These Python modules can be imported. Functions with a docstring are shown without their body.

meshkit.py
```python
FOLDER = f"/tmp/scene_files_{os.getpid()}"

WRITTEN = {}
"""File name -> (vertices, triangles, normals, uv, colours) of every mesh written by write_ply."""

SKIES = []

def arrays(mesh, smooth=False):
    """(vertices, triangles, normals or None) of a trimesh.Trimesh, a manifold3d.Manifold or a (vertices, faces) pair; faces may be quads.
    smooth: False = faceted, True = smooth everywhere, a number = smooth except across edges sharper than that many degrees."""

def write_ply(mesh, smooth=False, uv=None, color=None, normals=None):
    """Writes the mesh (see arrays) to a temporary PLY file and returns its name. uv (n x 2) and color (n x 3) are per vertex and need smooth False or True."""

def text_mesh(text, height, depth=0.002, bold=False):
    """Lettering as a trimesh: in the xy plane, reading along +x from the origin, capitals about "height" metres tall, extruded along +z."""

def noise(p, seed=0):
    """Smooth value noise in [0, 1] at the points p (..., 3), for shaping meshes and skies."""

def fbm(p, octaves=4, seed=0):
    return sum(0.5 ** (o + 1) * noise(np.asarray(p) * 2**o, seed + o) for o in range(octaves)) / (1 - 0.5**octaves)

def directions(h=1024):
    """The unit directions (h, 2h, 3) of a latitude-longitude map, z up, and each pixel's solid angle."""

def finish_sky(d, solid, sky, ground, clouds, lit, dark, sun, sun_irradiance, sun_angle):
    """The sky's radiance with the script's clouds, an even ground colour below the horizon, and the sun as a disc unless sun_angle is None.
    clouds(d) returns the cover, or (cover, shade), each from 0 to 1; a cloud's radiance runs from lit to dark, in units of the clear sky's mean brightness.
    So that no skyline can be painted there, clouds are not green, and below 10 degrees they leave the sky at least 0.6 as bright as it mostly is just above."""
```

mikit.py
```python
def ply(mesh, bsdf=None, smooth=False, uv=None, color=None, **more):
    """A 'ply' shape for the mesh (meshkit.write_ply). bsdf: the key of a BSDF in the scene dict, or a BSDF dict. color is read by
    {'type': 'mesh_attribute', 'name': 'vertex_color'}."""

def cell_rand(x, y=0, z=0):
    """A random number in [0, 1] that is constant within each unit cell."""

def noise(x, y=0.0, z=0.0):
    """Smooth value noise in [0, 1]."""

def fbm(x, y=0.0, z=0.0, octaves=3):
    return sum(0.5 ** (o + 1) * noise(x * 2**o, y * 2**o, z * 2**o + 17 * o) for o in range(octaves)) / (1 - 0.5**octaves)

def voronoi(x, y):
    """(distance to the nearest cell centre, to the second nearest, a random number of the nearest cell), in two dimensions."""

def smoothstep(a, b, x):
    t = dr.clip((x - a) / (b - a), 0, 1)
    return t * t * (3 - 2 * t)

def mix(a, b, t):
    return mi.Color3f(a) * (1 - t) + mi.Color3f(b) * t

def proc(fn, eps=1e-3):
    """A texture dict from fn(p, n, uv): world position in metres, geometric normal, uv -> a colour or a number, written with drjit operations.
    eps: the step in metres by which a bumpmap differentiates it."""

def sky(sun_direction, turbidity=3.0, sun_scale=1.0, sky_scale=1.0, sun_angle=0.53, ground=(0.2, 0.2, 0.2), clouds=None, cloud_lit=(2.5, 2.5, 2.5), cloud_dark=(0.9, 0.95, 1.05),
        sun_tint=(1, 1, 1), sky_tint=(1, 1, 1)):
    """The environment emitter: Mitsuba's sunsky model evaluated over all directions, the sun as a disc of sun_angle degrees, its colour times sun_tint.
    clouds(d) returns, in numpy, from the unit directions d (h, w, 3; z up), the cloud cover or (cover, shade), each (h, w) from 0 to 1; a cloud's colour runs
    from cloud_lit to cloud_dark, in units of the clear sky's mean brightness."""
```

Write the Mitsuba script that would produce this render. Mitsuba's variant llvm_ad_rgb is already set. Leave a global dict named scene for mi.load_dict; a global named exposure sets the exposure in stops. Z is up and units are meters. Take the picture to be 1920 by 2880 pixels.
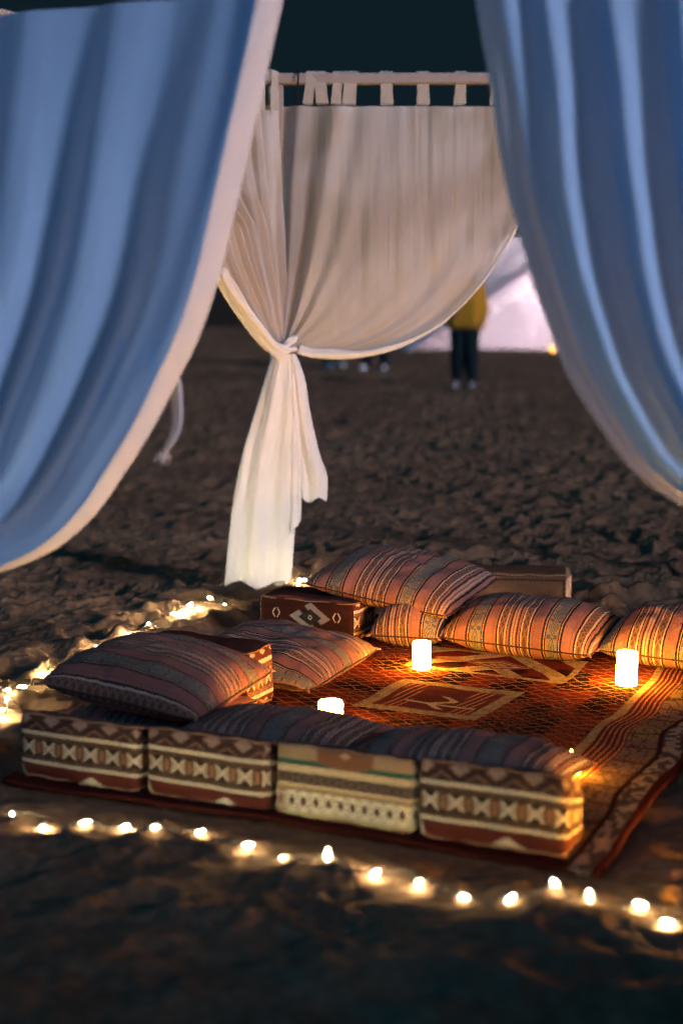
import math, random
import numpy as np, trimesh, manifold3d as m3
import drjit as dr
import mitsuba as mi
import mikit, meshkit
from scipy.interpolate import PchipInterpolator, CubicSpline
from mikit import proc, noise, fbm, cell_rand, smoothstep, mix

T = mi.ScalarTransform4f
scene, labels = {}, {}
RNG = np.random.default_rng(11)

# ---------------------------------------------------------------- camera, sky, exposure
CAM_H, FOCAL, HORIZON = 1.38, 4350.0, 790.0          # metres; pixels of the 1920 x 2880 photograph
PITCH = math.atan((1440 - HORIZON) / FOCAL)
cp, sp = math.cos(PITCH), math.sin(PITCH)
scene['camera'] = {
    'type': 'thinlens', 'fov': 2 * math.degrees(math.atan(960 / FOCAL)), 'fov_axis': 'x',
    'aperture_radius': 0.020, 'focus_distance': 5.5, 'near_clip': 0.05, 'far_clip': 2000.0,
    'to_world': T().look_at(origin=[0, 0, CAM_H], target=[0, cp, CAM_H - sp], up=[0, 0, 1]),
}
exposure = 6.0
LS = 2.0 ** -exposure                                    # the lights are given below as they look at exposure 0


def dusk(d):
    """Even night cover whose glow rises towards the last daylight, behind the camera on the left."""
    t = np.clip(0.5 - 0.36 * d[..., 0] - 0.34 * d[..., 1], 0, 1)
    g = np.clip((t - 0.48) / 0.40, 0, 1)
    return np.ones(t.shape), 1 - g * g * (3 - 2 * g)


_el, _az = math.radians(17), math.radians(52)          # the low light stands to the right, behind the photographer
sky = mikit.sky([math.sin(_az) * math.cos(_el), -math.cos(_az) * math.cos(_el), math.sin(_el)], turbidity=3, sun_scale=2.2 * LS, sky_scale=LS, sun_angle=8,
                sun_tint=(0.76, 0.98, 2.25), clouds=dusk, cloud_lit=(0.08, 3.2, 7.0), cloud_dark=(0.07, 0.18, 0.26))
sky['sampling_weight'] = 24.0
scene['sky'] = sky

# ---------------------------------------------------------------- helpers
K = 1920 / 1568                                          # measurements below were taken on a 1568 x 2352 view


def ray(u, v):
    x, y = (u * K - 960) / FOCAL, -(v * K - 1440) / FOCAL
    return np.array([x, cp + y * sp, -sp + y * cp])


EYE = np.array([0, 0, CAM_H])


def ground(u, v, z=0.0):
    r = ray(u, v)
    return EYE + r * ((z - CAM_H) / r[2])


def on_plane(u, v, o, n):
    r = ray(u, v)
    return EYE + r * (np.dot(o - EYE, n) / np.dot(r, n))


def depth(u, v, Y):
    r = ray(u, v)
    return EYE + r * (Y / r[1])


def unit(v):
    v = np.asarray(v, float)
    return v / np.linalg.norm(v)


def key_for(name, parent=None):
    base = f'{parent}__{name}' if parent else name
    k, i = base, 0
    taken = set(scene) | set(labels)
    while k in taken or any(x.startswith(k + '__') for x in taken):
        i += 1
        k = f'{base}_{i:03d}'
    return k


def thing(name, label, cat, group=None, kind=None):
    k = key_for(name)
    labels[k] = {'label': label, 'category': cat}
    if group:
        labels[k]['group'] = group
    if kind:
        labels[k]['kind'] = kind
    return k


def add(name, mesh, bsdf, parent=None, smooth=40, uv=None, label=None, emit=None, weight=1.0, kind=None):
    k = key_for(name, parent)
    d = mikit.ply(mesh, bsdf, smooth=smooth, uv=uv)
    if emit is not None:
        d['emitter'] = {'type': 'area', 'radiance': {'type': 'rgb', 'value': [float(c) * LS for c in emit]}, 'sampling_weight': weight}
    scene[k] = d
    if label or kind:
        labels[k] = {}
        if label:
            labels[k]['label'] = label
        if kind:
            labels[k]['kind'] = kind
    return k


def solo(name, mesh, bsdf, label, cat, group=None, **kw):
    k = key_for(name)
    k = add(name, mesh, bsdf, None, **kw)
    labels[k] = {'label': label, 'category': cat}
    if group:
        labels[k]['group'] = group
    return k


def grid_faces(nr, nc, flip=False):
    i = np.arange(nr - 1)[:, None] * nc + np.arange(nc - 1)[None]
    q = np.stack([i, i + 1, i + nc + 1, i + nc], -1).reshape(-1, 4)
    return q[:, ::-1] if flip else q


def tube(path, r, n=8, closed=False, cap=True):
    P = np.asarray(path, float)
    R = np.broadcast_to(np.asarray(r, float), (len(P),))
    tan = np.gradient(P, axis=0)
    tan /= np.linalg.norm(tan, axis=1, keepdims=True) + 1e-12
    a = np.cross(tan[0], [0, 0, 1.0] if abs(tan[0][2]) < 0.9 else [1.0, 0, 0])
    a /= np.linalg.norm(a)
    V = []
    for p, t, rr in zip(P, tan, R):
        a = a - t * (a @ t)
        a /= np.linalg.norm(a)
        b = np.cross(t, a)
        w = np.linspace(0, 2 * np.pi, n, endpoint=False)
        V.append(p + rr * (np.cos(w)[:, None] * a + np.sin(w)[:, None] * b))
    V = np.vstack(V)
    F = []
    m = len(P)
    for i in range(m - 1):
        for j in range(n):
            k = (j + 1) % n
            F += [[i * n + j, i * n + k, (i + 1) * n + k], [i * n + j, (i + 1) * n + k, (i + 1) * n + j]]
    if cap:
        V = np.vstack([V, P[0], P[-1]])
        for j in range(n):
            k = (j + 1) % n
            F += [[m * n, k, j], [m * n + 1, (m - 1) * n + j, (m - 1) * n + k]]
    return trimesh.Trimesh(V, F, process=False)


def smooth_path(pts, n):
    pts = np.asarray(pts, float)
    s = np.concatenate([[0], np.cumsum(np.linalg.norm(np.diff(pts, axis=0), axis=1))])
    return CubicSpline(s, pts)(np.linspace(0, s[-1], n))


def resample(pts, n):
    """A monotone-ish curve through the points, evenly spaced."""
    pts = np.asarray(pts, float)
    s = np.concatenate([[0], np.cumsum(np.linalg.norm(np.diff(pts, axis=0), axis=1))])
    c = PchipInterpolator(s, pts)
    return c(np.linspace(0, s[-1], n))


def hull_chain(joints, radii, bones, edge=0.03, it=12):
    seg = m3.Manifold()
    out = m3.Manifold()
    for a, b in bones:
        A = m3.Manifold.sphere(radii[a], 20).translate(joints[a])
        B = m3.Manifold.sphere(radii[b], 20).translate(joints[b])
        out = out + m3.Manifold.batch_hull([A, B])
    out = out.refine_to_length(edge).to_mesh()
    t = trimesh.Trimesh(out.vert_properties[:, :3], out.tri_verts, process=True)
    trimesh.smoothing.filter_taubin(t, iterations=it)
    return t


def box_at(size, bevel=0.004):
    h = np.asarray(size, float) / 2
    b = min(bevel, h.min() * 0.9)
    pts = []
    for sx in (-1, 1):
        for sy in (-1, 1):
            for sz in (-1, 1):
                s = np.array([sx, sy, sz])
                for ax in range(3):
                    q = s * (h - b)
                    q[ax] = s[ax] * h[ax]
                    pts.append(q)
    return trimesh.convex.convex_hull(np.array(pts))


# ---------------------------------------------------------------- materials
def C3(*c):
    return mi.Color3f(*c)


def diffuse(fn):
    return {'type': 'diffuse', 'reflectance': proc(fn) if callable(fn) else {'type': 'rgb', 'value': list(fn)}}


def cloth_thin(color, trans=0.7, opacity=None):
    b = {'type': 'principledthin', 'base_color': {'type': 'rgb', 'value': list(color)} if not callable(color) else proc(color), 'roughness': 0.8, 'diff_trans': trans, 'spec_trans': 0.0,
         'sheen': 0.2, 'eta': 1.2}
    return b if opacity is None else {'type': 'mask', 'opacity': opacity, 'bsdf': b}


def inb(x, a, b, s=0.0008):
    return smoothstep(a - s, a + s, x) * (1 - smoothstep(b - s, b + s, x))


def tri(x, p):
    """0 at the cell centre, 1 at the cell edge."""
    f = x / p
    return dr.abs(f - dr.floor(f) - 0.5) * 2


def stripe_fn(p, n, uv):
    u, v = uv.x, uv.y
    w = (noise(u * 9, v * 9) - 0.5) * 0.0012
    P = 0.30
    f = (u + w) / P
    x = dr.abs(f - dr.floor(f) - 0.5) * P
    terra = mix((0.185, 0.082, 0.072), (0.25, 0.122, 0.108), noise(u * 30, v * 6))
    black, cream = C3(0.022, 0.020, 0.022), C3(0.34, 0.255, 0.20)
    # grey band with a woven lozenge motif
    ty = tri(v, 0.052)
    loz = dr.abs(x / 0.020) + ty
    ring = inb(loz, 0.42, 0.58, 0.05) + inb(loz, 0.82, 0.98, 0.05) + inb(loz, 0.0, 0.18, 0.05)
    ks = inb(tri(v + 0.026, 0.052), 0.0, 0.16, 0.04) * smoothstep(0.004, 0.007, x)
    grey = mix((0.17, 0.155, 0.13), (0.055, 0.055, 0.055), dr.clip(ring + ks, 0, 1) * 0.85)
    # brown band with small diamonds
    z = dr.abs(x - 0.105) / 0.010
    brown = mix((0.085, 0.045, 0.036), (0.17, 0.10, 0.078), inb(dr.abs(z - (1 - tri(v, 0.026))), 0.0, 0.3, 0.1))
    c = terra
    for a, b, col in ((-1, 0.0200, grey), (0.0235, 0.0275, black), (0.0275, 0.0315, cream * 0.8), (0.0315, 0.0385, black), (0.0705, 0.073, C3(0.13, 0.075, 0.06)), (0.0825, 0.0882, black), (0.0885, 0.0935, cream),
                      (0.0945, 0.1155, brown), (0.1155, 0.122, cream), (0.122, 0.125, black), (0.1335, 0.1385, black), (0.1420, 0.147, cream)):
        c = mix(c, col, inb(x, a, b))
    t = 0.82 + 0.36 * noise(u * 900, v * 700)
    return c * t


def dark_top(u, v):
    return mix((0.060, 0.036, 0.030), (0.115, 0.074, 0.062), fbm(u * 26, v * 90))


def rope(h, a, b, u):
    return inb(h, a, b, 0.006), mix((0.42, 0.33, 0.20), (0.66, 0.56, 0.40), smoothstep(0.25, 0.6, tri(u + h * 0.03, 0.0085)))


def xband(h, u, lo, hi, col_bg, cell=0.068):
    f = u / cell
    x = (f - dr.floor(f) - 0.5) * 2 * 1.25
    y = (h - (lo + hi) / 2) / ((hi - lo) / 2) * 1.02
    ax, ay = dr.abs(x), dr.abs(y)
    bow = (1 - smoothstep(0.78, 0.84, ax)) * smoothstep(0.0, 0.06, ax - ay * 0.80) * (1 - smoothstep(0.80, 0.86, ay))
    gap = inb(ax - ay * 0.80, 0.10, 0.20, 0.03)
    cross = (1 - smoothstep(0.13, 0.19, dr.abs(ax - ay * 0.80))) * (1 - smoothstep(0.90, 0.96, ay))
    bar = inb(ax, 1.02, 1.4, 0.04)
    c = mix(col_bg, (0.30, 0.13, 0.065), bar * inb(ay, 0, 0.8, 0.05))
    c = mix(c, (0.36, 0.26, 0.16), bow * (1 - gap))
    return mix(c, (0.62, 0.52, 0.37), cross)


def kilim_fn(p, n, uv):
    """Sides: u metres along, v height as a fraction 0..1; v above 2: velvet top."""
    u, h = uv.x, uv.y + (noise(uv.x * 7, 3.0) - 0.5) * 0.03
    block = dr.floor(u / 10)
    uu = u - block * 10
    rnd = cell_rand(block, 5)
    maroon = mix((0.075, 0.022, 0.016), (0.135, 0.036, 0.024), fbm(uu * 20, h * 8))
    # a pale stepped motif low on each block
    sx = dr.abs(uu - 0.245 + 0.02 * rnd)
    step = dr.floor(sx / 0.010) * 0.03
    motif = (1 - smoothstep(0.145, 0.155, h + step)) * (1 - smoothstep(0.045, 0.05, sx))
    c = mix(maroon, (0.60, 0.54, 0.38), motif)
    c = mix(c, (0.5, 0.42, 0.30), (1 - smoothstep(0.02, 0.03, uu + h * 0.08)) * (1 - smoothstep(0.2, 0.22, h)))
    bg = mix((0.030, 0.019, 0.015), (0.055, 0.034, 0.024), noise(uu * 60, h * 30))
    c = mix(c, bg, smoothstep(0.215, 0.225, h))
    dots = smoothstep(0.45, 0.7, tri(uu, 0.009)) * smoothstep(0.3, 0.6, tri(h, 0.036))
    c = mix(c, (0.30, 0.18, 0.10), dots * (inb(h, 0.305, 0.36, 0.004) + inb(h, 0.60, 0.655, 0.004)) * 0.8)
    c = mix(c, xband(h, uu, 0.37, 0.59, bg), inb(h, 0.365, 0.595, 0.004))
    for a, b in ((0.235, 0.292), (0.668, 0.725)):
        m, col = rope(h, a, b, uu)
        c = mix(c, col, m)
    # diamonds over the upper rope
    up = mix((0.042, 0.022, 0.018), (0.072, 0.040, 0.030), noise(uu * 50, h * 40))
    dx, dy = tri(uu + 0.03, 0.094), dr.abs(h - 0.90) / 0.165
    dd = dx + dy * 0.95
    dia = mix(up, (0.34, 0.225, 0.17), (1 - smoothstep(0.58, 0.64, dd)) * (0.45 + 0.55 * smoothstep(0.25, 0.5, tri(dd, 0.22))))
    zig = inb(dr.abs((1 - dx) * 0.95 + dr.abs(h - 0.735) / 0.165 - 0.62), 0, 0.06, 0.02)
    dia = mix(dia, (0.26, 0.16, 0.11), zig)
    c = mix(c, dia, smoothstep(0.736, 0.742, h))
    c = mix(c, dark_top(uu, h), smoothstep(0.985, 1.03, h))
    return c * 0.82 * (0.85 + 0.3 * noise(uu * 800, h * 160))


def kilim_b_fn(p, n, uv):
    u, h = uv.x, uv.y + (noise(uv.x * 6, 9.0) - 0.5) * 0.03
    tan = mix((0.30, 0.19, 0.10), (0.40, 0.27, 0.15), fbm(u * 20, h * 20))
    st = dr.floor(dr.abs(u - 0.20) / 0.02) * 0.045
    core = (1 - smoothstep(0.075, 0.08, dr.abs(u - 0.20))) * smoothstep(0.70 + 0.0, 0.72, h - st * 0.6 + 0.02)
    tan = mix(tan, (0.20, 0.085, 0.045), core)
    tan = mix(tan, (0.50, 0.31, 0.17), (1 - smoothstep(0.5, 0.56, dr.abs(u - 0.20) / 0.030 + dr.abs(h - 0.9) / 0.10)))
    c = mix((0.40, 0.34, 0.17), (0.52, 0.46, 0.25), smoothstep(0.3, 0.6, tri(u, 0.008)))
    # cream band with hooked lozenges
    cell = 0.034
    x, y = tri(u, cell), dr.abs(h - 0.245) / 0.125
    cr = mix((0.62, 0.55, 0.36), (0.70, 0.63, 0.44), noise(u * 70, h * 40))
    hook = 1 - smoothstep(0.5, 0.56, x * 0.9 + y * 0.85)
    cr = mix(cr, (0.12, 0.055, 0.035), hook)
    arc = inb(dr.sqrt(dr.square((1 - x) * 1.0) + dr.square(y - 0.62)), 0.30, 0.42, 0.04)
    cr = mix(cr, (0.22, 0.13, 0.07), arc)
    c = mix(c, cr, inb(h, 0.11, 0.375, 0.006))
    c = mix(c, (0.30, 0.20, 0.09), inb(h, 0.375, 0.43, 0.005))
    dark = mix((0.045, 0.033, 0.026), (0.07, 0.05, 0.04), noise(u * 40, h * 30))
    rr = dr.sqrt(dr.square(tri(u, 0.062) * 0.9) + dr.square((h - 0.545) / 0.085))
    dark = mix(dark, (0.15, 0.10, 0.075), inb(rr, 0.55, 0.85, 0.06) + inb(rr, 0.0, 0.28, 0.06))
    c = mix(c, dark, inb(h, 0.465, 0.62, 0.005))
    c = mix(c, tan, smoothstep(0.70, 0.71, h))
    c = mix(c, (0.035, 0.10, 0.06), inb(h, 0.715, 0.785, 0.006) * (1 - core))
    for a, b in ((0.43, 0.47), (0.62, 0.655), (0.665, 0.71)):
        m, col = rope(h, a, b, u)
        c = mix(c, col * C3(1, 0.9, 0.75), m)
    side = 1 - smoothstep(0.03, 0.034, u + 0.0)
    c = mix(c, (0.30, 0.15, 0.09), side * (1 - smoothstep(0.38, 0.4, h)) * (1 - inb(tri(h, 0.06), 0, 0.4, 0.1)))
    c = mix(c, dark_top(u, h), smoothstep(0.985, 1.03, h))
    return c * 0.85 * (0.85 + 0.3 * noise(u * 800, h * 160))


def kilim_c_fn(p, n, uv):
    """The near-black block with a stepped grey lozenge; u from 5 on: its ends, with crosses between cream lines."""
    u, h = uv.x, uv.y
    e = smoothstep(4.9, 4.95, u)
    base = mix((0.030, 0.012, 0.010), (0.055, 0.020, 0.016), fbm(u * 20, h * 8))
    x, y = dr.abs(u - 0.225), dr.abs(h - 0.55) * 0.145
    stx = dr.floor(x / 0.0065 + 0.5 * 0) * 0.0065
    dd = stx * 0.62 + y
    dl = x * 0.62 + y
    c = mix(base, (0.26, 0.25, 0.24), (1 - smoothstep(0.052, 0.0535, dd)) * smoothstep(0.030, 0.0315, dl) * smoothstep(0.12, 0.3, dr.abs((u - 0.225) / 0.1 + (h - 0.55) / 0.6)))
    c = mix(c, (0.03, 0.035, 0.034), 1 - smoothstep(0.030, 0.0315, dl))
    c = mix(c, (0.45, 0.42, 0.36), inb(dr.sqrt(x * x + y * y), 0.005, 0.0085, 0.001))
    for cx, s in ((0.065, 1), (0.095, -1), (0.325, 1), (0.355, -1)):
        q = (u - cx) * s
        c = mix(c, (0.55, 0.46, 0.36), inb(q - dr.abs(h - 0.60) * 0.09, -0.003, 0.002, 0.001) * inb(h, 0.48, 0.72, 0.01))
    ue = u - 5
    ends = xband(h, ue + 0.01, 0.34, 0.64, C3(0.10, 0.035, 0.022), cell=0.058)
    dots = smoothstep(0.45, 0.7, tri(ue, 0.009)) * smoothstep(0.3, 0.6, tri(h, 0.036))
    ends = mix(ends, (0.40, 0.26, 0.15), dots * (inb(h, 0.26, 0.33, 0.004) + inb(h, 0.65, 0.72, 0.004)))
    for a, b in ((0.18, 0.25), (0.73, 0.80)):
        m, col = rope(h, a, b, ue)
        ends = mix(ends, col, m)
    ends = mix(ends, mix((0.10, 0.03, 0.02), (0.5, 0.36, 0.22), 1 - smoothstep(0.5, 0.6, tri(ue, 0.05) + dr.abs(h - 0.09) / 0.09)), 1 - smoothstep(0.17, 0.18, h))
    ends = mix(ends, mix((0.10, 0.03, 0.02), (0.5, 0.36, 0.22), 1 - smoothstep(0.5, 0.6, tri(ue, 0.07) + dr.abs(h - 0.92) / 0.10)), smoothstep(0.80, 0.81, h))
    c = mix(c, ends, e * (1 - smoothstep(1.0, 1.03, h)))
    top = mix(base * 1.5, (0.16, 0.05, 0.035), inb(tri(h, 0.30), 0.0, 0.12, 0.04))
    c = mix(c, top, smoothstep(1.0, 1.03, h))
    return c * (0.85 + 0.3 * noise(u * 800, h * 160))


def brown_fn(p, n, uv):
    u, h = uv.x, uv.y
    e = smoothstep(4.9, 4.95, u)
    c = mix((0.085, 0.045, 0.03), (0.12, 0.065, 0.042), fbm(u * 40, h * 20))
    fr = inb(h, 0.80, 0.85, 0.01) + inb(u, 0.405, 0.415, 0.002) * (1 - smoothstep(0.8, 0.85, h))
    c = mix(c, (0.03, 0.022, 0.02), dr.clip(fr, 0, 1))
    c = mix(c, (0.40, 0.25, 0.17), smoothstep(0.418, 0.42, u))
    c = mix(c, (0.44, 0.27, 0.18), e)
    dash = smoothstep(0.4, 0.6, tri(u, 0.014))
    c = mix(c, (0.04, 0.03, 0.025), inb(h, 0.90, 0.96, 0.01) * dash * (1 - e))
    return c * (0.85 + 0.3 * noise(u * 600, h * 120))


def rug_fn(p, n, uv):
    a = uv.x + (noise(uv.x * 5, uv.y * 5) - 0.5) * 0.034
    b = uv.y + (noise(uv.x * 5 + 40, uv.y * 5) - 0.5) * 0.034
    red = mix((0.060, 0.010, 0.007), (0.125, 0.022, 0.012), fbm(a * 9, b * 9))
    red = mix(red, (0.020, 0.009, 0.008), smoothstep(0.42, 0.66, noise(a * 13 + 3, b * 9)))
    pale = mix((0.13, 0.085, 0.04), (0.36, 0.26, 0.13), fbm(a * 60, b * 45))
    # lattice field: a wavering net of thin lines
    wx, wy = noise(a * 22, b * 22) * 0.030, noise(a * 22 + 9, b * 22) * 0.030
    l1 = tri(a * 0.8 + b * 1.15 + wx, 0.062)
    l2 = tri(a * 0.8 - b * 1.15 + wy, 0.062)
    net = dr.maximum(smoothstep(0.80, 0.93, l1), smoothstep(0.80, 0.93, l2)) * (0.45 + 0.55 * noise(a * 60, b * 60))
    field = mix(red, (0.33, 0.145, 0.065), net * 0.8)
    flower = (1 - smoothstep(0.15, 0.4, l1 + l2)) * smoothstep(0.5, 0.6, noise(a * 11, b * 11))
    field = mix(field, (0.30, 0.12, 0.06), flower * 0.7)
    # medallion: an outlined panel with fine lines and a zigzag bird
    sk = (b - 1.31) * 0.10
    da, db = dr.abs(a - 0.885 + sk) - 0.175, dr.abs(b - 1.315) - 0.155
    d = dr.maximum(da, db)
    inner = mix((0.075, 0.022, 0.016), (0.13, 0.035, 0.022), fbm(a * 14, b * 30))
    lines = smoothstep(0.55, 0.8, tri(a * 0.9 + b * 0.18, 0.022)) * inb(dr.abs(a - 0.885), 0.085, 0.155, 0.005)
    inner = mix(inner, (0.42, 0.18, 0.08), lines * 0.85)
    zx, zy = (a - 0.855) / 0.05, (b - 1.27) / 0.09
    bird = inb(dr.abs(zx + 0.6 * dr.sin(zy * 4.2)), 0.0, 0.32, 0.06) * inb(dr.abs(zy), 0, 0.9, 0.05)
    wing = inb(dr.abs(b - 1.235 - dr.abs(a - 0.86) * 0.10), 0, 0.008, 0.003) * inb(dr.abs(a - 0.86), 0, 0.13, 0.004)
    inner = mix(inner, (0.44, 0.31, 0.15), dr.clip(bird + wing, 0, 1))
    c = mix(field, pale, 1 - smoothstep(0.046, 0.050, d))
    c = mix(c, inner, 1 - smoothstep(-0.003, 0.003, d))
    # second, angular medallion further back
    ox, oy = dr.abs(a - 0.86), dr.abs(b - 1.835)
    dd = ox * 0.5 + oy
    ang = mix(red, pale, inb(tri(ox * 0.9 + (b - 1.7) * 0.8, 0.17), 0.0, 0.42, 0.02))
    ang = mix(ang, mix(pale, (0.12, 0.03, 0.02), smoothstep(0.45, 0.6, tri(dd, 0.026))), 1 - smoothstep(0.062, 0.066, dd))
    ang = mix(ang, mix(pale, (0.20, 0.05, 0.02), smoothstep(0.4, 0.6, tri(a + b, 0.028))), 1 - smoothstep(0.05, 0.053, dr.abs(a - 1.03) * 0.7 + oy))
    c = mix(c, ang, (1 - smoothstep(0.27, 0.275, ox)) * inb(oy, 0, 0.135, 0.004))
    c = mix(c, pale, inb(dr.maximum(ox - 0.285, oy - 0.145), -0.012, 0.012, 0.003))
    # right-hand border, counted from the edge (and the same along the front edge)
    e = dr.select(b < dr.select(a > 0.095, 0.09, 0.03), 0.0, a)
    lineset = mix((0.07, 0.018, 0.014), (0.36, 0.15, 0.08), smoothstep(0.45, 0.75, tri(e, 0.0165)) * (0.5 + 0.5 * noise(a * 50, b * 50)))
    scr = mix((0.115, 0.075, 0.058), (0.19, 0.125, 0.09), noise(a * 15, b * 15))
    blocks = cell_rand(dr.floor(b / 0.14), 7)
    scr = mix(scr, (0.19, 0.125, 0.055), smoothstep(0.55, 0.6, blocks))
    squig = inb(dr.abs(noise(a * 70, b * 34) - 0.5), 0.0, 0.085, 0.03)
    scr = mix(scr, (0.030, 0.016, 0.015), squig * 0.9)
    scr = mix(scr, (0.05, 0.02, 0.016), inb(tri(b, 0.14), 0.0, 0.10, 0.04))
    mott = mix((0.055, 0.045, 0.04), (0.24, 0.19, 0.145), smoothstep(0.35, 0.65, noise(a * 70, b * 45)))
    for lo, hi, col in ((0.280, 0.305, pale), (0.19, 0.28, lineset), (0.10, 0.19, scr), (0.085, 0.10, C3(0.03, 0.014, 0.012)), (0.03, 0.085, mott), (-1, 0.03, C3(0.045, 0.010, 0.008))):
        c = mix(c, col, inb(e, lo, hi, 0.002))
    return c * 0.92 * (0.75 + 0.5 * noise(a * 500, b * 500))


def sand_fn(p, n, uv):
    c = mix((0.105, 0.064, 0.041), (0.19, 0.118, 0.074), fbm(p.x * 1.7, p.y * 1.7))
    return c * (0.6 + 0.8 * fbm(p.x * 45, p.y * 45))


def sand_bump(p, n, uv):
    return fbm(p.x * 55, p.y * 55, 0.0, 2) * 0.012 + noise(p.x * 210, p.y * 210) * 0.002


scene['m_sand'] = {'type': 'bumpmap', 'scale': 1.0, 'map': proc(sand_bump, 0.003), 'bsdf': diffuse(sand_fn)}
scene['m_hill'] = diffuse((0.020, 0.018, 0.016))  # near black: the darkness beyond the camp is put into the colour
scene['m_stripe'] = diffuse(stripe_fn)
scene['m_kilim'] = diffuse(kilim_fn)
scene['m_kilim_tan'] = diffuse(kilim_b_fn)
scene['m_kilim_dark'] = diffuse(kilim_c_fn)
scene['m_brown'] = diffuse(brown_fn)
scene['m_rug'] = diffuse(rug_fn)
scene['m_piping'] = diffuse((0.22, 0.12, 0.075))
scene['m_piping_dark'] = diffuse((0.05, 0.03, 0.024))
scene['m_blue_cloth'] = cloth_thin((0.31, 0.51, 0.78), 0.40)  # white cloth; the blue light on it is put into the base colour
scene['m_hem_cloth'] = cloth_thin((0.64, 0.63, 0.68), 0.25)  # same white cloth, paler for the light caught along the curtain edge


def sheer_fn(p, n, uv):
    c = mix((0.66, 0.62, 0.58), (0.80, 0.77, 0.74), fbm(uv.x * 14, uv.y * 3))
    return mix(c, (0.50, 0.42, 0.28), smoothstep(0.55, 0.75, fbm(uv.x * 5, uv.y * 4)) * smoothstep(0.6, 0.1, uv.y) * 0.55)


scene['m_sheer'] = cloth_thin(sheer_fn, 0.5, 0.52)
scene['m_cream_cloth'] = cloth_thin((0.82, 0.80, 0.78), 0.45)
scene['m_tab_cloth'] = cloth_thin((0.50, 0.46, 0.40), 0.4)
scene['m_post'] = diffuse((0.34, 0.30, 0.28))
scene['m_dark_rope'] = diffuse((0.02, 0.02, 0.022))
scene['m_cable'] = {'type': 'principled', 'base_color': {'type': 'rgb', 'value': [0.20, 0.18, 0.13]}, 'roughness': 0.35, 'specular': 0.5}
scene['m_socket'] = {'type': 'principled', 'base_color': {'type': 'rgb', 'value': [0.7, 0.66, 0.5]}, 'roughness': 0.3, 'specular': 0.5}
scene['m_wax'] = diffuse((0.8, 0.7, 0.5))
scene['m_tent'] = cloth_thin((0.80, 0.70, 0.72), 0.9)
scene['m_tent_roof'] = cloth_thin((0.62, 0.52, 0.50), 0.35)
scene['m_jacket'] = diffuse((0.50, 0.24, 0.026))
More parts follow.
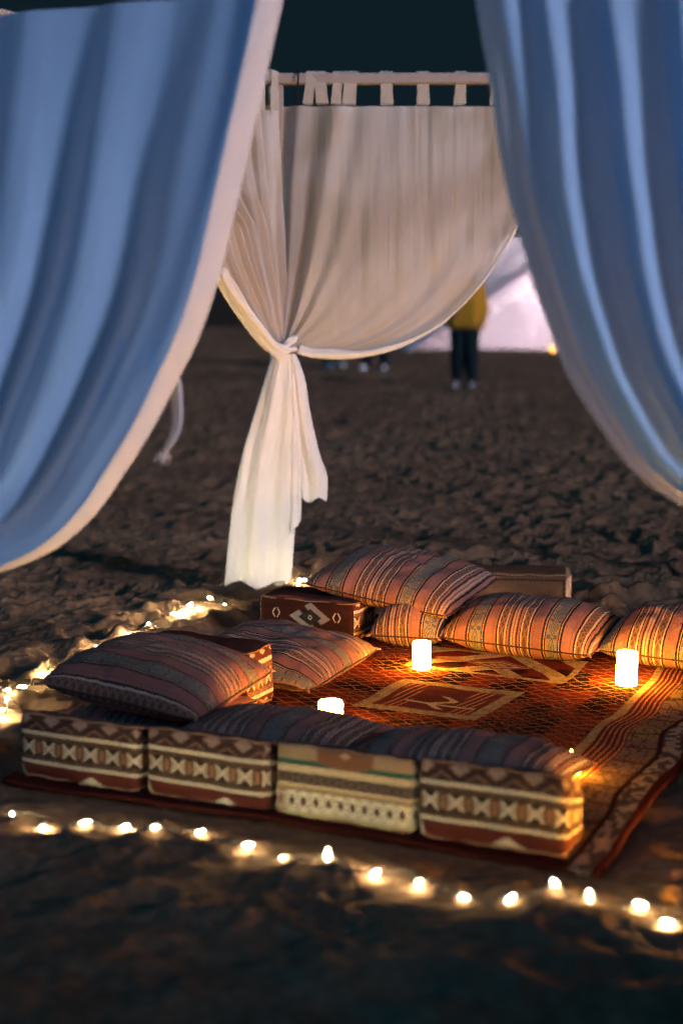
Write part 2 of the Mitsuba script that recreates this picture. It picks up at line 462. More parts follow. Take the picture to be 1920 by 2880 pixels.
scene['m_navy'] = diffuse((0.012, 0.020, 0.024))
scene['m_skin'] = diffuse((0.45, 0.27, 0.18))
scene['m_hair'] = diffuse((0.02, 0.014, 0.01))
scene['m_shoe'] = diffuse((0.26, 0.26, 0.27))
scene['m_pale_shoe'] = diffuse((0.62, 0.64, 0.66))
scene['m_grey_jacket'] = diffuse((0.06, 0.06, 0.07))

# ---------------------------------------------------------------- rug frame
RC = ground(1365, 2022)
EL = unit(ground(45, 1785) - ground(1290, 1982))         # along the front edge, to the left
EB = np.array([EL[1], -EL[0], 0.0])                      # away from the camera


def loc(u, v, z=0.0):
    p = ground(u, v, z) - RC
    return np.array([p @ EL, p @ EB])


def rug_pt(a, b, z=0.0):
    return RC + a * EL + b * EB + np.array([0, 0, z])


RUG_A, RUG_B = 1.70, 2.40


def rug_ab(x, y):
    dx, dy = x - RC[0], y - RC[1]
    return dx * EL[0] + dy * EL[1], dx * EB[0] + dy * EB[1]


# ---------------------------------------------------------------- sand
def dents(x, y, cell, seed, depth_, keep=0.8):
    """Trodden sand: in each cell an oval dent with a raised rim."""
    gx, gy = np.floor(x / cell), np.floor(y / cell)
    out = np.zeros_like(x)

    def r(ix, iy, s):
        h = (ix.astype(np.int64) * 374761393 + iy.astype(np.int64) * 668265263 + (s + seed * 17) * 2147483647) & 0xFFFFFFFF
        h = ((h ^ (h >> 13)) * 1274126177) & 0xFFFFFFFF
        return ((h ^ (h >> 16)) & 0xFFFFFF) / 16777215.0
    for i in (-1, 0, 1):
        for j in (-1, 0, 1):
            cx, cy = gx + i, gy + j
            px, py = (cx + r(cx, cy, 1)) * cell, (cy + r(cx, cy, 2)) * cell
            th = r(cx, cy, 3) * 3.1416
            ca, sa = np.cos(th), np.sin(th)
            dx, dy = x - px, y - py
            e = ((dx * ca + dy * sa) / (0.58 * cell)) ** 2 + ((-dx * sa + dy * ca) / (0.30 * cell)) ** 2
            w = (r(cx, cy, 4) < keep) * (0.5 + 0.9 * r(cx, cy, 5))
            d = np.sqrt(e)
            out += w * (-np.exp(-(d / 0.75) ** 4) + 0.75 * np.exp(-((d - 1.15) / 0.28) ** 2))
    return out * depth_


def sand_h(x, y):
    x, y = np.asarray(x, float), np.asarray(y, float)
    p = np.stack([x, y, np.zeros_like(x)], -1)
    rough = 0.05 * (meshkit.fbm(p * 1.1, 3, 3) - 0.5) + 0.036 * (meshkit.fbm(p * np.array([4.2, 5.6, 1]), 5, 8) - 0.5)
    rough = rough + 0.042 * (meshkit.fbm(p * np.array([3.4, 9.5, 1]) + 7, 4, 5) - 0.5)
    rough = rough + (dents(x, y, 0.32, 1, 0.016) + dents(x, y, 0.19, 2, 0.010, 0.7) + dents(x, y, 0.10, 3, 0.005, 0.7)) * (0.45 + 0.55 * np.clip((y - 2.9) / 2.0, 0, 1))
    fade = np.clip(1.25 - np.hypot(x, y) / 60, 0.25, 1)
    h = rough * fade * (0.55 + 0.9 * meshkit.fbm(p * 0.45, 2, 12))
    # smooth and a little lower under the rug
    a, b = rug_ab(x, y)
    dd = np.maximum(np.maximum(-a, a - RUG_A), np.maximum(-b, b - RUG_B))
    k = np.clip((dd + 0.02) / 0.22, 0, 1)
    k = k * k * (3 - 2 * k)
    h = h * k - 0.012 * (1 - k)
    # an unseen dune, added behind the camera to shade the foreground
    back = np.clip((1.2 - y) / 4.4, 0, 1)
    h = h + 0.35 * back * back * (3 - 2 * back)
    # and a higher one added out of view at right, for the same shade
    q = np.clip((0.788 * x - 0.616 * y - 2.4) / 5.6, 0, 1)
    h = h + 3.05 * q * q * (3 - 2 * q) * np.clip(1 - (x - 14) / 20, 0, 1)
    return h


def axis(lo, hi, step, far, grow=1.06):
    mid = np.arange(lo, hi + step, step)
    s, x, up = step, mid[-1], []
    while x < far:
        s *= grow
        x += s
        up.append(x)
    s, x, dn = step, mid[0], []
    while x > -far:
        s *= grow
        x -= s
        dn.append(x)
    return np.concatenate([dn[::-1], mid, up])


xs = axis(-1.9, 1.9, 0.016, 300, 1.045)
ys = np.concatenate([-np.cumsum(0.05 * 1.12 ** np.arange(52))[::-1] + 1.9, np.arange(1.9, 7.6, 0.016), 7.6 + np.cumsum(0.017 * 1.003 ** np.arange(790))])
ys = ys[ys < 60]
ys = np.concatenate([ys, ys[-1] + np.cumsum(1.0 * 1.12 ** np.arange(32))])
gx, gy = np.meshgrid(xs, ys)
gz = sand_h(gx, gy)
k = key_for('sand_ground')
add('sand_ground', (np.stack([gx, gy, gz], -1).reshape(-1, 3), grid_faces(*gx.shape)), 'm_sand', smooth=True)
labels['sand_ground'] = {'label': 'trampled dark sand around the rug and out to the tents', 'category': 'sand', 'kind': 'structure'}

# a near-black bank, added where the view beyond the camp is only dark
hx = np.linspace(-90, 90, 181)
hp = np.stack([hx / 14, hx * 0, hx * 0], -1)
hz = 4.5 + 3.0 * meshkit.fbm(hp, 4, 5)
rows = []
for f, (yy, zz) in enumerate(((0, -0.5), (0.8, 0.55), (2.5, 0.9), (6, 1.0), (14, 0.6), (26, -0.1))):
    y0 = np.where(hx < 1, 46.0, 46.0 + (hx - 1) * 0.2)
    rows.append(np.stack([hx, y0 + yy * 2 + 1.2 * meshkit.fbm(hp * 3 + f, 3, 7), np.where(zz < 0, -0.6, hz * zz)], -1))
add('hills', (np.stack(rows).reshape(-1, 3), grid_faces(len(rows), len(hx))), 'm_hill', smooth=True)
labels['hills'] = {'label': 'dark bank of hills closing the view behind the sand', 'category': 'backdrop', 'kind': 'structure'}

# ---------------------------------------------------------------- rug
na, nb = 150, 190
A, B = np.meshgrid(np.linspace(0, RUG_A, na), np.linspace(0.026, RUG_B, nb))


def rug_z(a, b):
    p = np.stack([np.asarray(a) * 3.3, np.asarray(b) * 3.3, np.zeros_like(np.asarray(a, float))], -1)
    return 0.006 + 0.022 * (meshkit.fbm(p, 2, 4) - 0.35)


rz = rug_z(A, B)
edge = np.minimum(np.minimum(A, RUG_A - A), np.minimum(B, RUG_B - B))
wob = 0.030 * (meshkit.fbm(np.stack([A * 2.4, B * 2.4, A * 0], -1), 2, 21) - 0.5)
top = RC + (A + wob)[..., None] * EL + (B + wob)[..., None] * EB + np.stack([A * 0, A * 0, rz], -1)
bot = top - np.array([0, 0, 0.011])
V = np.vstack([top.reshape(-1, 3), bot.reshape(-1, 3)])
UV = np.vstack([np.stack([A, B], -1).reshape(-1, 2)] * 2)
F = [grid_faces(nb, na, True), grid_faces(nb, na) + na * nb]
ring = np.concatenate([np.arange(na), np.arange(1, nb) * na + na - 1, (nb - 1) * na + np.arange(na - 2, -1, -1), np.arange(nb - 2, 0, -1) * na])
r2 = np.roll(ring, -1)
F.append(np.stack([ring, r2, r2 + na * nb, ring + na * nb], -1))
rug = solo('patterned_rug', (V, np.vstack(F)), 'm_rug', 'large dark red patterned rug laid on the sand under the cushions', 'rug', smooth=True, uv=UV)


# ---------------------------------------------------------------- blocks (firm woven floor cushions)
def rounded_block(L, D, H, r=0.023, n=26, sag=0.012, seed=0, slope=0.0):
    """Six patches pushed onto a rounded box; uv: metres along the sides from the front-left corner, height 0..1, top from 1.05 on."""
    Vs, Fs, UVs, off = [], [], [], 0
    h = np.array([L, D, H]) / 2

    def patch(c0, eu, ev, nu, nv, uvf):
        nonlocal off
        s, t = np.meshgrid(np.linspace(-1, 1, nu), np.linspace(-1, 1, nv))
        # finer towards the rims
        s, t = np.sin(s * np.pi / 2) * 0.35 + s * 0.65, np.sin(t * np.pi / 2) * 0.35 + t * 0.65
        p = c0 + s[..., None] * eu + t[..., None] * ev
        q = np.clip(p, -(h - r), h - r)
        d = p - q
        p = q + d / (np.linalg.norm(d, axis=-1, keepdims=True) + 1e-9) * r
        # stuffing: faces belly out, wrinkles
        bel = np.prod(1 - (np.clip(p / h, -1, 1)) ** 2 * 0.999 + 0, axis=-1)
        nrm = d / (np.linalg.norm(d, axis=-1, keepdims=True) + 1e-9)
        w = (meshkit.fbm(p * 9 + seed * 7, 3, 2) - 0.5) * 0.020
        sgn = sum((1 - np.clip(np.abs(p[..., i] / h[i]), 0, 1) ** 4) for i in range(3)) - 1
        p = p + nrm * (w + sag * sgn * 0.5)[..., None]
        Vs.append(p.reshape(-1, 3))
        UVs.append(uvf(s, t).reshape(-1, 2))
        Fs.append(grid_faces(nv, nu) + off)
        off += nu * nv
    X, Y, Z = np.diag(h)
    hh = lambda t: (t + 1) / 2
    st = lambda u, v: np.stack([u, v], -1)
    patch(-Y, X, Z, n * 2, n, lambda s, t: st(hh(s) * L, hh(t)))
    patch(X, Y, Z, n, n, lambda s, t: st(5 + hh(s) * D, hh(t)))
    patch(Y, -X, Z, n * 2, n, lambda s, t: st(hh(s) * L, hh(t)))
    patch(-X, -Y, Z, n, n, lambda s, t: st(5 + hh(s) * D, hh(t)))
    patch(Z, X, Y, n * 2, n, lambda s, t: st(hh(s) * L, 1.05 + hh(t) * D))
    patch(-Z, X, -Y, n * 2, n, lambda s, t: st(hh(s) * L, 0.02 + 0 * t))
    v = np.vstack(Vs)
    v[:, 2] = (v[:, 2] + H / 2) * (1 - slope * (v[:, 1] / D + 0.5)) - H / 2
    return v, np.vstack(Fs), np.vstack(UVs)


def frame(center, xdir, tilt=0.0, roll=0.0):
    """4 x 4: x along xdir (flat), y away, z up; tilt lifts the far (y) side, roll lifts the x side, in degrees."""
    x = unit([xdir[0], xdir[1], 0])
    y = np.array([-x[1], x[0], 0])
    M = np.eye(4)
    R = np.stack([x, y, [0, 0, 1]], 1)
    a, b = math.radians(tilt), -math.radians(roll)
    Rx = np.array([[1, 0, 0], [0, math.cos(a), -math.sin(a)], [0, math.sin(a), math.cos(a)]])
    Ry = np.array([[math.cos(b), 0, math.sin(b)], [0, 1, 0], [-math.sin(b), 0, math.cos(b)]])
    M[:3, :3] = R @ Ry @ Rx
    M[:3, 3] = center
    return M


def apply(M, v):
    return v @ M[:3, :3].T + M[:3, 3]


ER = -EL


def block(a_right, b_front, L, D, H, mat, label, group, seed, u_off=0.0, z0=0.006, turn=0.0, piping='m_piping', slope=0.0):
    """a_right, b_front: the block's right front bottom corner in the rug's frame."""
    th = math.radians(turn)
    xd = math.cos(th) * ER + math.sin(th) * EB
    yd = np.array([-xd[1], xd[0], 0])
    c = rug_pt(a_right, b_front) - xd * L / 2 + yd * D / 2 + np.array([0, 0, z0 + H / 2])
    M = frame(c, xd)
    v, f, uv = rounded_block(L, D, H, seed=seed, slope=slope)
    uv = uv + np.array([u_off, 0])
    t = thing('floor_cushion', label, 'cushion', group)
    add('cover', (apply(M, v), f), mat, t, smooth=True, uv=uv)
    h = np.array([L, D, H]) / 2
    for sz in (1, -1):
        w = np.linspace(0, 1, 15)[:-1]
        r = 0.025
        loop = []
        for (sx, sy) in ((-1, -1), (1, -1), (1, 1), (-1, 1)):
            cx, cy = sx * (h[0] - r), sy * (h[1] - r)
            a0 = {(-1, -1): np.pi, (1, -1): 1.5 * np.pi, (1, 1): 0, (-1, 1): 0.5 * np.pi}[(sx, sy)]
            for q in np.linspace(0, np.pi / 2, 7):
                loop.append([cx + (r - 0.003) * math.cos(a0 + q), cy + (r - 0.003) * math.sin(a0 + q), sz * (h[2] - 0.007)])
        loop = np.array(loop + loop[:1])
        loop = resample(loop, 120)
        loop[:, 2] = (loop[:, 2] + H / 2) * (1 - slope * (loop[:, 1] / D + 0.5)) - H / 2
        loop[:, 2] += 0.002 * np.sin(np.arange(120) * 0.5 + seed)
        add('piping', tube(apply(M, loop), 0.0035, 6, cap=False), piping, t, smooth=True)
    return t


FR = 'woven cushion blocks in the front row'
block(0.095, 0.078, 0.378, 0.165, 0.212, 'm_kilim', 'woven cushion block at the right end of the front row, over the rug corner', FR, 1, 10.0, slope=0.33)
block(0.487, 0.080, 0.384, 0.16, 0.202, 'm_kilim_tan', 'tan, green and cream banded cushion block, second from the right in the front row', FR, 2, 0.0, slope=0.33)
block(0.892, 0.072, 0.365, 0.17, 0.198, 'm_kilim', 'brown woven cushion block left of the tan and green one in the front row', FR, 3, 20.0, slope=0.33)
block(1.283, 0.068, 0.382, 0.18, 0.192, 'm_kilim', 'brown woven cushion block at the left end of the front row, with filled diamonds', FR, 4, 30.0, slope=0.33)
block(1.375, 0.885, 0.42, 0.19, 0.20, 'm_kilim_dark', 'dark cushion block with candlelit patterned end, standing between two striped pillows', 'dark woven cushion blocks', 5, 0.0)
block(1.463, 1.925, 0.41, 0.215, 0.155, 'm_kilim_dark', 'near black cushion block with a grey stepped diamond on its side', 'dark woven cushion blocks', 6, 0.0)
bz = float(sand_h(*rug_pt(1.1, 2.95)[:2]))
block(0.89, 2.90, 0.44, 0.20, 0.160, 'm_brown', 'brown cushion block with dark banding standing on the sand behind the pillows', None, 7, 0.0, z0=bz + 0.004, turn=17)


# ---------------------------------------------------------------- pillows
def pillow(center, xdir, L, W, Th, label, group, stripes='y', tilt=0, roll=0, seed=0, u0=0.0, power=2.3, sag=0.0, fold=None):
    """L along x, W along y. stripes: the direction along which the stripes run."""
    n = 72
    lin = np.linspace(-1, 1, n)
    lin = np.sign(lin) * (1 - (1 - np.abs(lin)) ** 1.35)
    s, t = np.meshgrid(lin, lin)
    # edges draw in between the corners
    x = s * L / 2 * (1 - 0.045 * (1 - t ** 2) * np.abs(s) ** 2) * (1 - 0.055 * t ** 8)
    y = t * W / 2 * (1 - 0.050 * (1 - s ** 2) * np.abs(t) ** 2) * (1 - 0.055 * s ** 8)
    prof = np.clip((1 - np.abs(s) ** power) * (1 - np.abs(t) ** power), 0, 1) ** 0.52
    p3 = np.stack([x * 7, y * 7, x * 0 + seed * 3.1], -1)
    lump = 0.72 + 0.56 * meshkit.fbm(p3, 3, seed)
    pucker = 0.006 * (meshkit.fbm(np.stack([x * 26, y * 26, x * 0 + seed], -1), 2, 3 + seed) - 0.5)
    # gathers that run in from the seams
    rim = np.maximum(np.abs(s), np.abs(t))
    gath = 0.0018 * np.sin((x + y) * 120 + seed) * np.exp(-((1 - rim) / 0.12) ** 2)
    bend = -sag * (s ** 2 + 0.6 * t ** 2) + 0.012 * (meshkit.fbm(p3 * 0.5 + 11, 2, seed) - 0.5)
    Vs, UVs, Fs = [], [], []
    for side in (1, -1):
        z = side * (Th / 2 * prof * lump + (pucker + gath) * (prof > 0) * np.minimum(prof * 3, 1)) * (1.0 if side > 0 else 0.75) + bend
        v = np.stack([x, y, z], -1).reshape(-1, 3)
        cu, cv = (x, y) if stripes == 'y' else (y, x)
        UVs.append(np.stack([cu + u0, cv], -1).reshape(-1, 2))
        Vs.append(v)
        Fs.append(grid_faces(n, n, side < 0) + (0 if side > 0 else n * n))
    v = np.vstack(Vs)
    if fold is not None:
        v = fold(v)
    M = frame(center, xdir, tilt, roll)
    t_ = thing('striped_pillow', label, 'pillow', group)
    add('cover', (apply(M, v), np.vstack(Fs)), 'm_stripe', t_, smooth=True, uv=np.vstack(UVs))
    idx = np.concatenate([np.arange(n), np.arange(1, n) * n + n - 1, (n - 1) * n + np.arange(n - 2, -1, -1), np.arange(n - 2, 0, -1) * n])
    seam = v[: n * n][idx]
    seam = np.vstack([seam, seam[:1]])
    add('seam', tube(apply(M, resample(seam, 260)), 0.0032 + 0.0006 * np.sin(np.arange(260) * 1.9), 6, cap=False), 'm_piping_dark', t_, smooth=True)
    # little gathered ears at the corners
    for cx, cy in ((0, 0), (n - 1, 0), (0, n - 1), (n - 1, n - 1)):
        c = v[cy * n + cx]
        d = unit([np.sign(c[0]), np.sign(c[1]), -0.15])
        pth = [c - d * 0.012, c + d * 0.006, c + d * 0.018]
        add('corner', tube(apply(M, np.array(pth)), np.array([0.008, 0.005, 0.003]), 7), 'm_piping', t_, smooth=True)
    return t_


SP = 'striped pillows around the rug'
def at_ab(a, b, z, L, W, Th, label, turn=0.0, **kw):
    th = math.radians(turn)
    return pillow(rug_pt(a, b, z), math.cos(th) * ER + math.sin(th) * EB, L, W, Th, label, SP, **kw)


# flat pillows behind the front row (seats)
at_ab(0.455, 0.450, 0.108, 0.58, 0.42, 0.135, 'striped seat pillow behind the right end of the front row, hiding a candle', 2, stripes='y', tilt=-9, roll=-2, seed=1, u0=0.06)
at_ab(1.010, 0.455, 0.100, 0.58, 0.43, 0.135, 'striped seat pillow behind the middle of the front row, next to a candle', 2, stripes='y', tilt=-4, roll=-2, seed=2, u0=0.13)
at_ab(1.545, 0.610, 0.062, 0.50, 0.50, 0.12, 'striped pillow lying underneath the big pink striped pillow at left', 2, stripes='y', tilt=0, seed=3, u0=0.0)
# the big one at left, on top
at_ab(1.535, 0.610, 0.178, 0.54, 0.58, 0.205, 'big pink and grey striped pillow lying on top at the left of the front row', 4, stripes='x', tilt=1.5, roll=-7, seed=4, u0=0.02)
at_ab(1.525, 1.400, 0.070, 0.54, 0.61, 0.175, 'striped pillow leaning down onto the rug between the two dark cushion blocks', 0, stripes='x', tilt=1, roll=-5, seed=5, u0=0.12)
# back row
at_ab(1.262, 2.045, 0.080, 0.29, 0.28, 0.21, 'small candlelit striped pillow squeezed between the black block and a longer pillow', 3, stripes='y', tilt=12, roll=2, seed=6, u0=0.05)
at_ab(0.824, 2.110, 0.088, 0.62, 0.36, 0.235, 'long orange lit striped pillow behind the middle candle', -4, stripes='y', tilt=12, seed=7, u0=0.0)
at_ab(0.235, 2.130, 0.088, 0.58, 0.37, 0.24, 'striped pillow behind the right hand candle, cut by the picture edge', -6, stripes='y', tilt=10, seed=8, u0=0.1)
at_ab(1.388, 2.225, 0.205, 0.63, 0.54, 0.21, 'big striped pillow lying across the top of the back cushions', -2.5, stripes='y', tilt=7, roll=-7, seed=9, u0=0.02)


# ---------------------------------------------------------------- candles
WARM = np.array([180.0, 68.0, 5.0])


def candle(p, r, h, label, power=1.0, weight=14.0, wick=0.008):
    t = thing('candle', label, 'candle', 'glowing candles on the rug')
    n = 28
    prof = np.array([[0, 0], [r * 0.97, 0], [r, 0.004], [r, h - 0.010], [r * 0.985, h - 0.003], [r * 0.92, h], [r * 0.80, h - 0.002], [r * 0.66, h - 0.010], [0, h - 0.012]])
    m = trimesh.creation.revolve(prof, sections=n)
    w = np.arctan2(m.vertices[:, 1], m.vertices[:, 0])
    top_ = m.vertices[:, 2] > h * 0.6
    m.vertices[top_, 2] += 0.0007 * np.sin(w[top_] * 3 + p[0] * 9)
    m.apply_translation(p)
    add('body', m, 'm_wax', t, smooth=35, emit=WARM * power, weight=weight)
    fl = trimesh.creation.revolve(np.array([[0, 0], [0.0035, 0.004], [0.005, 0.011], [0.0035, 0.019], [0, 0.030]]), sections=12)
    fl.apply_translation(np.array(p) + [0, 0, h - 0.018 - 0.012 + wick])
    add('flame', fl, 'm_wax', t, smooth=True, emit=WARM * 1.6 * power, weight=0.5)
    return t


def rug_top(u, v):
    g = ground(u, v, 0.01)
    a, b = rug_ab(g[0], g[1])
    return rug_pt(a, b, float(rug_z(a, b)) + 0.001)


candle(rug_top(968, 1535), 0.034, 0.098, 'tall glowing candle in front of the back pillows, middle of the rug', wick=-0.006)
candle(rug_top(1438, 1571), 0.037, 0.116, 'tallest glowing candle, by the striped border at the right', wick=-0.006)
candle(rug_top(759, 1676), 0.038, 0.092, 'short wide glowing candle half hidden behind a seat pillow')
candle(rug_pt(0.262, 0.715, 0.012), 0.028, 0.044, 'candle hidden behind the right seat pillow, only its bright tip showing', 1.1, wick=0.024)

# ---------------------------------------------------------------- fairy lights
GLOW = np.array([330.0, 268.0, 150.0])


def fairy_string(label, pts, seed=0, power=1.0, r=0.0060, lift=0.019, world=None, tint=(1, 1, 1)):
    t = thing('fairy_light_string', label, 'string lights', 'fairy light strings along the tent sides')
    rng = np.random.default_rng(seed)
    G3 = []
    for g in (world if world is not None else [ground(u, v, 0.02) for u, v in pts]):
        G3.append([g[0], g[1], float(sand_h(g[0], g[1])) + lift])
    G3 = np.array(G3)
    way = [G3[0]]
    for p, q in zip(G3[:-1], G3[1:]):
        L = np.linalg.norm(q - p)
        side = np.array([-(q - p)[1], (q - p)[0], 0]) / (L + 1e-9)
        m_ = (p + q) / 2 + side * rng.normal(0, 0.18) * L
        m_[2] = float(sand_h(m_[0], m_[1])) + 0.006
        way += [m_, q]
    path = smooth_path(way, len(way) * 8)
    path[:, 2] = np.maximum(path[:, 2], sand_h(path[:, 0], path[:, 1]) + 0.003)
    add('cable', tube(path, 0.0022, 6), 'm_cable', t, smooth=True)
    for g in G3:
        b = trimesh.creation.icosphere(2, r)
        b.vertices *= [0.85, 0.85, rng.uniform(1.4, 3.0)]
        b.apply_transform(trimesh.geometry.align_vectors([0, 0, 1], unit([rng.normal(), rng.normal(), 0.15 * rng.normal()])))
        b.apply_translation(g + [0, 0, rng.uniform(-0.006, 0.006)])
        kb = add('bulb', b, 'm_socket', t, smooth=True, emit=GLOW * np.array(tint) * power * rng.choice([0.25, 0.5, 1.0, 1.7]), weight=1.0)
        d = unit([rng.normal(), rng.normal(), -0.5])
        add('socket', tube(np.array([g + d * r * 0.9 + [0, 0, 0.004], g + d * (r + 0.016) + [0, 0, 0.004]]), 0.0042, 8), 'm_socket', kb, smooth=30)
    return t


fairy_string('fairy lights strung over the sand in front of the cushion row',
             [(28, 1857), (100, 1888), (196, 1900), (287, 1892), (357, 1923), (460, 1912), (570, 1950), (650, 1963), (752, 1982), (862, 2013), (962, 2035), (1063, 2053), (1172, 2070), (1273, 2055),
              (1353, 2070), (1470, 2080), (1530, 2112)], seed=3, power=1.0, lift=0.014)
fairy_string('fairy lights along the left side, leading to the knotted curtain',
             [(3, 1650), (17, 1635), (20, 1602), (52, 1585), (105, 1543), (222, 1495), (298, 1468), (342, 1450), (402, 1430), (417, 1419), (437, 1411), (457, 1402), (482, 1394), (515, 1384),
              (600, 1330), (652, 1324), (687, 1334)], seed=5, power=2.9, lift=0.028)
fairy_string('fairy lights on the sand behind the back pillows', [(700, 1328), (1120, 1395), (1330, 1408), (1440, 1428), (1500, 1424), (1560, 1430)], seed=8, power=3.0)

fairy_string('unseen fairy lights added along the right side, behind the drawn right curtain', None, seed=9, power=28.0, tint=(1, 0.58, 0.12), world=[rug_pt(-0.46, b) for b in (0.0, 0.2, 0.42, 0.66, 0.9, 1.2)])  # out of view; added, strong and amber, to glow through the right curtain

# ---------------------------------------------------------------- gazebo frame
POST = ground(640, 1340)
SIDE = unit([-0.33, -0.945, 0])
F0, F1 = ground(25, 1858), ground(1530, 2110)
FDIR = unit((F1 - F0) * [1, 1, 0])
FN = np.array([FDIR[1], -FDIR[0], 0])                     # towards the camera
FO = F0 - FN * 0.06
# where the side rail meets the front line
Mx = np.array([[SIDE[0], -FDIR[0]], [SIDE[1], -FDIR[1]]])
kk = np.linalg.solve(Mx, (FO - POST)[:2])
CL = POST + SIDE * kk[0]
CR = on_plane(1935, 1260, FO, FN) * [1, 1, 0]
BR = POST + np.array([2.25, -0.05, 0])
ZB = float(depth(640, 181, POST[1])[2])
ZF = float(on_plane(0, 31, FO, FN)[2]) + 0.10
gz_ = thing('gazebo_frame', 'pale timber tent frame carrying the white curtains', 'tent frame')


def beam(p, q, w, h, name, mat='m_post'):
    p, q = np.asarray(p, float), np.asarray(q, float)
    L = np.linalg.norm(q - p)
    m = box_at([L, w, h], 0.005)
    x = (q - p) / L
    y = unit(np.cross([0, 0, 1], x)) if abs(x[2]) < 0.95 else unit(np.cross(x, [0, 1, 0]))
    M = np.eye(4)
    M[:3, :3] = np.stack([x, y, np.cross(x, y)], 1)
    M[:3, 3] = (p + q) / 2
    m.apply_transform(M)
    return add(name, m, mat, gz_, smooth=False)


beam(POST + [0, 0, -0.15], POST + [0, 0, ZB - 0.027], 0.066, 0.066, 'post')
beam(CL + [0, 0, -0.15], CL + [0, 0, ZF - 0.027], 0.066, 0.066, 'post')
beam(CR + [0, 0, -0.15], CR + [0, 0, ZF - 0.027], 0.066, 0.066, 'post')
beam(BR + [0, 0, -0.15], BR + [0, 0, ZB - 0.027], 0.066, 0.066, 'post')
beam(POST + [-0.035, 0, ZB], BR + [0.035, 0, ZB], 0.066, 0.046, 'rail')
beam(POST + SIDE * 0.036 + [0, 0, ZB + 0.002], CL + [0, 0, ZF], 0.060, 0.052, 'rail')
beam(CL + [0, 0, ZF + 0.004], CR + [0, 0, ZF + 0.004], 0.060, 0.052, 'rail')
beam(CR + SIDE * 0.0 + [0, 0.04, ZF], BR + [0, -0.04, ZB], 0.060, 0.052, 'rail')


# ---------------------------------------------------------------- curtains
def curtain_sheet(Lq, Hq, o, d, nrm, ns, nt, disp, s0=0.0, s1=1.0):
    """Lq, Hq: (q, z) of the two side edges in the curtain's own plane, top to tie; the cloth fans between them. disp(s, t) -> depth towards the viewer."""
    Lc, Hc = resample(Lq, nt), resample(Hq, nt)
    s = np.linspace(s0, s1, ns)
    S, Tt = np.meshgrid(s, np.linspace(0, 1, nt))
    Q = Lc[:, None, :] * (1 - S[..., None]) + Hc[:, None, :] * S[..., None]
    off = disp(S, Tt, Q)
    P = o + Q[..., 0:1] * d + np.array([0, 0, 1.0]) * Q[..., 1:2] + nrm * off[..., None]
    return (P.reshape(-1, 3), grid_faces(nt, ns)), np.stack([S, Tt], -1).reshape(-1, 2)


def plane_q(px, o, d, n):
    out = []
    for u, v in px:
        p = on_plane(u, v, o, n)
        out.append([np.dot(p - o, d), p[2]])
    return np.array(out)


def n1(S, Tt, fs, ft, seed):
    return meshkit.fbm(np.stack([S * fs, Tt * ft, S * 0 + seed], -1), 3, seed) - 0.5


# front left
hemL = [(645, -24), (605, 160), (575, 290), (532, 480), (493, 640), (443, 785), (403, 865), (345, 978), (280, 1082), (205, 1188), (120, 1262), (45, 1298), (0, 1314), (-110, 1345), (-300, 1362)]
edgeL = [(-330, 60), (-334, 400), (-335, 700), (-336, 1000), (-335, 1330)]


def fold_left(S, Tt, Q=None):
    amp = 0.025 * (0.40 + 0.9 * np.clip(Tt * 2.2, 0, 1)) * (1 - 0.55 * np.clip((Tt - 0.6) / 0.4, 0, 1))
    ph = 2 * np.pi * 4.7 * S + 1.0 * np.sin(2.2 * S + 1.5 * Tt) + 2.8 * n1(S, Tt, 2.6, 1.4, 4)
    d = amp * (np.sin(ph) + 0.22 * np.sin(2.0 * ph + 1.0 + 2 * Tt) * np.clip(Tt * 1.5, 0.2, 1))
    d = d * (1 - np.exp(-((1 - S) / 0.06) ** 2))
    roll = np.clip((S - 0.966) / 0.034, 0, 1)
    d = d + 0.03 * np.exp(-((S - 0.966) / 0.04) ** 2) - 0.036 * roll ** 1.2
    return d + 0.016 * n1(S, Tt, 9, 2.0, 9)


fc = thing('front_curtain', 'white curtain drawn to the left at the tent front, blue light put into its colour', 'curtain', 'curtains at the tent front')
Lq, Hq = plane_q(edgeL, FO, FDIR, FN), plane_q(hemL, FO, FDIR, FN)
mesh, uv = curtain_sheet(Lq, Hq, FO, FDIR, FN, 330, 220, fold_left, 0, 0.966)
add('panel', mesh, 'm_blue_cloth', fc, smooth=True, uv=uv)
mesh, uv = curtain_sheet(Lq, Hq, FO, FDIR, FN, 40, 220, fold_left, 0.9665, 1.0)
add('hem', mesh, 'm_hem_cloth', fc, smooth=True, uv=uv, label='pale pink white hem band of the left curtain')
# frayed tie hanging behind it
tie_o = on_plane(408, 860, FO, FN) - FN * 0.05
ty_ = [(408, 855), (412, 900), (415, 945), (412, 985), (400, 1015), (385, 1040)]
cen = np.array([on_plane(u - 8, v, tie_o, FN) for u, v in ty_])
cen = smooth_path(cen, 40)
wd = np.interp(np.linspace(0, 1, 40), [0, 0.15, 0.6, 0.85, 1], [0.030, 0.046, 0.052, 0.046, 0.034]) * 0.5
cross = np.linspace(-1, 1, 12)
tw = np.linspace(0.2, 0.7, 40)[:, None]
P = cen[:, None, :] + (cross[None, :, None] * wd[:, None, None]) * (np.cos(tw)[..., None] * FDIR + np.sin(tw)[..., None] * FN) + (0.008 * np.sin(cross * 3.0)[None, :, None]) * FN
add('tie_ribbon', (P.reshape(-1, 3), grid_faces(40, 12)), 'm_hem_cloth', fc, smooth=True, label='frayed cloth tie hanging from the left curtain')
rngf = np.random.default_rng(2)
fr = []
for i in range(26):
    q = P[-1, rngf.integers(0, 12)]
    e = q + FDIR * rngf.normal(-0.008, 0.010) + FN * rngf.normal(0, 0.008) + np.array([0, 0, -abs(rngf.normal(0.022, 0.010))])
    fr.append(tube(smooth_path([q, (q + e) / 2 + rngf.normal(0, 0.004, 3), e], 6), 0.0009, 5))
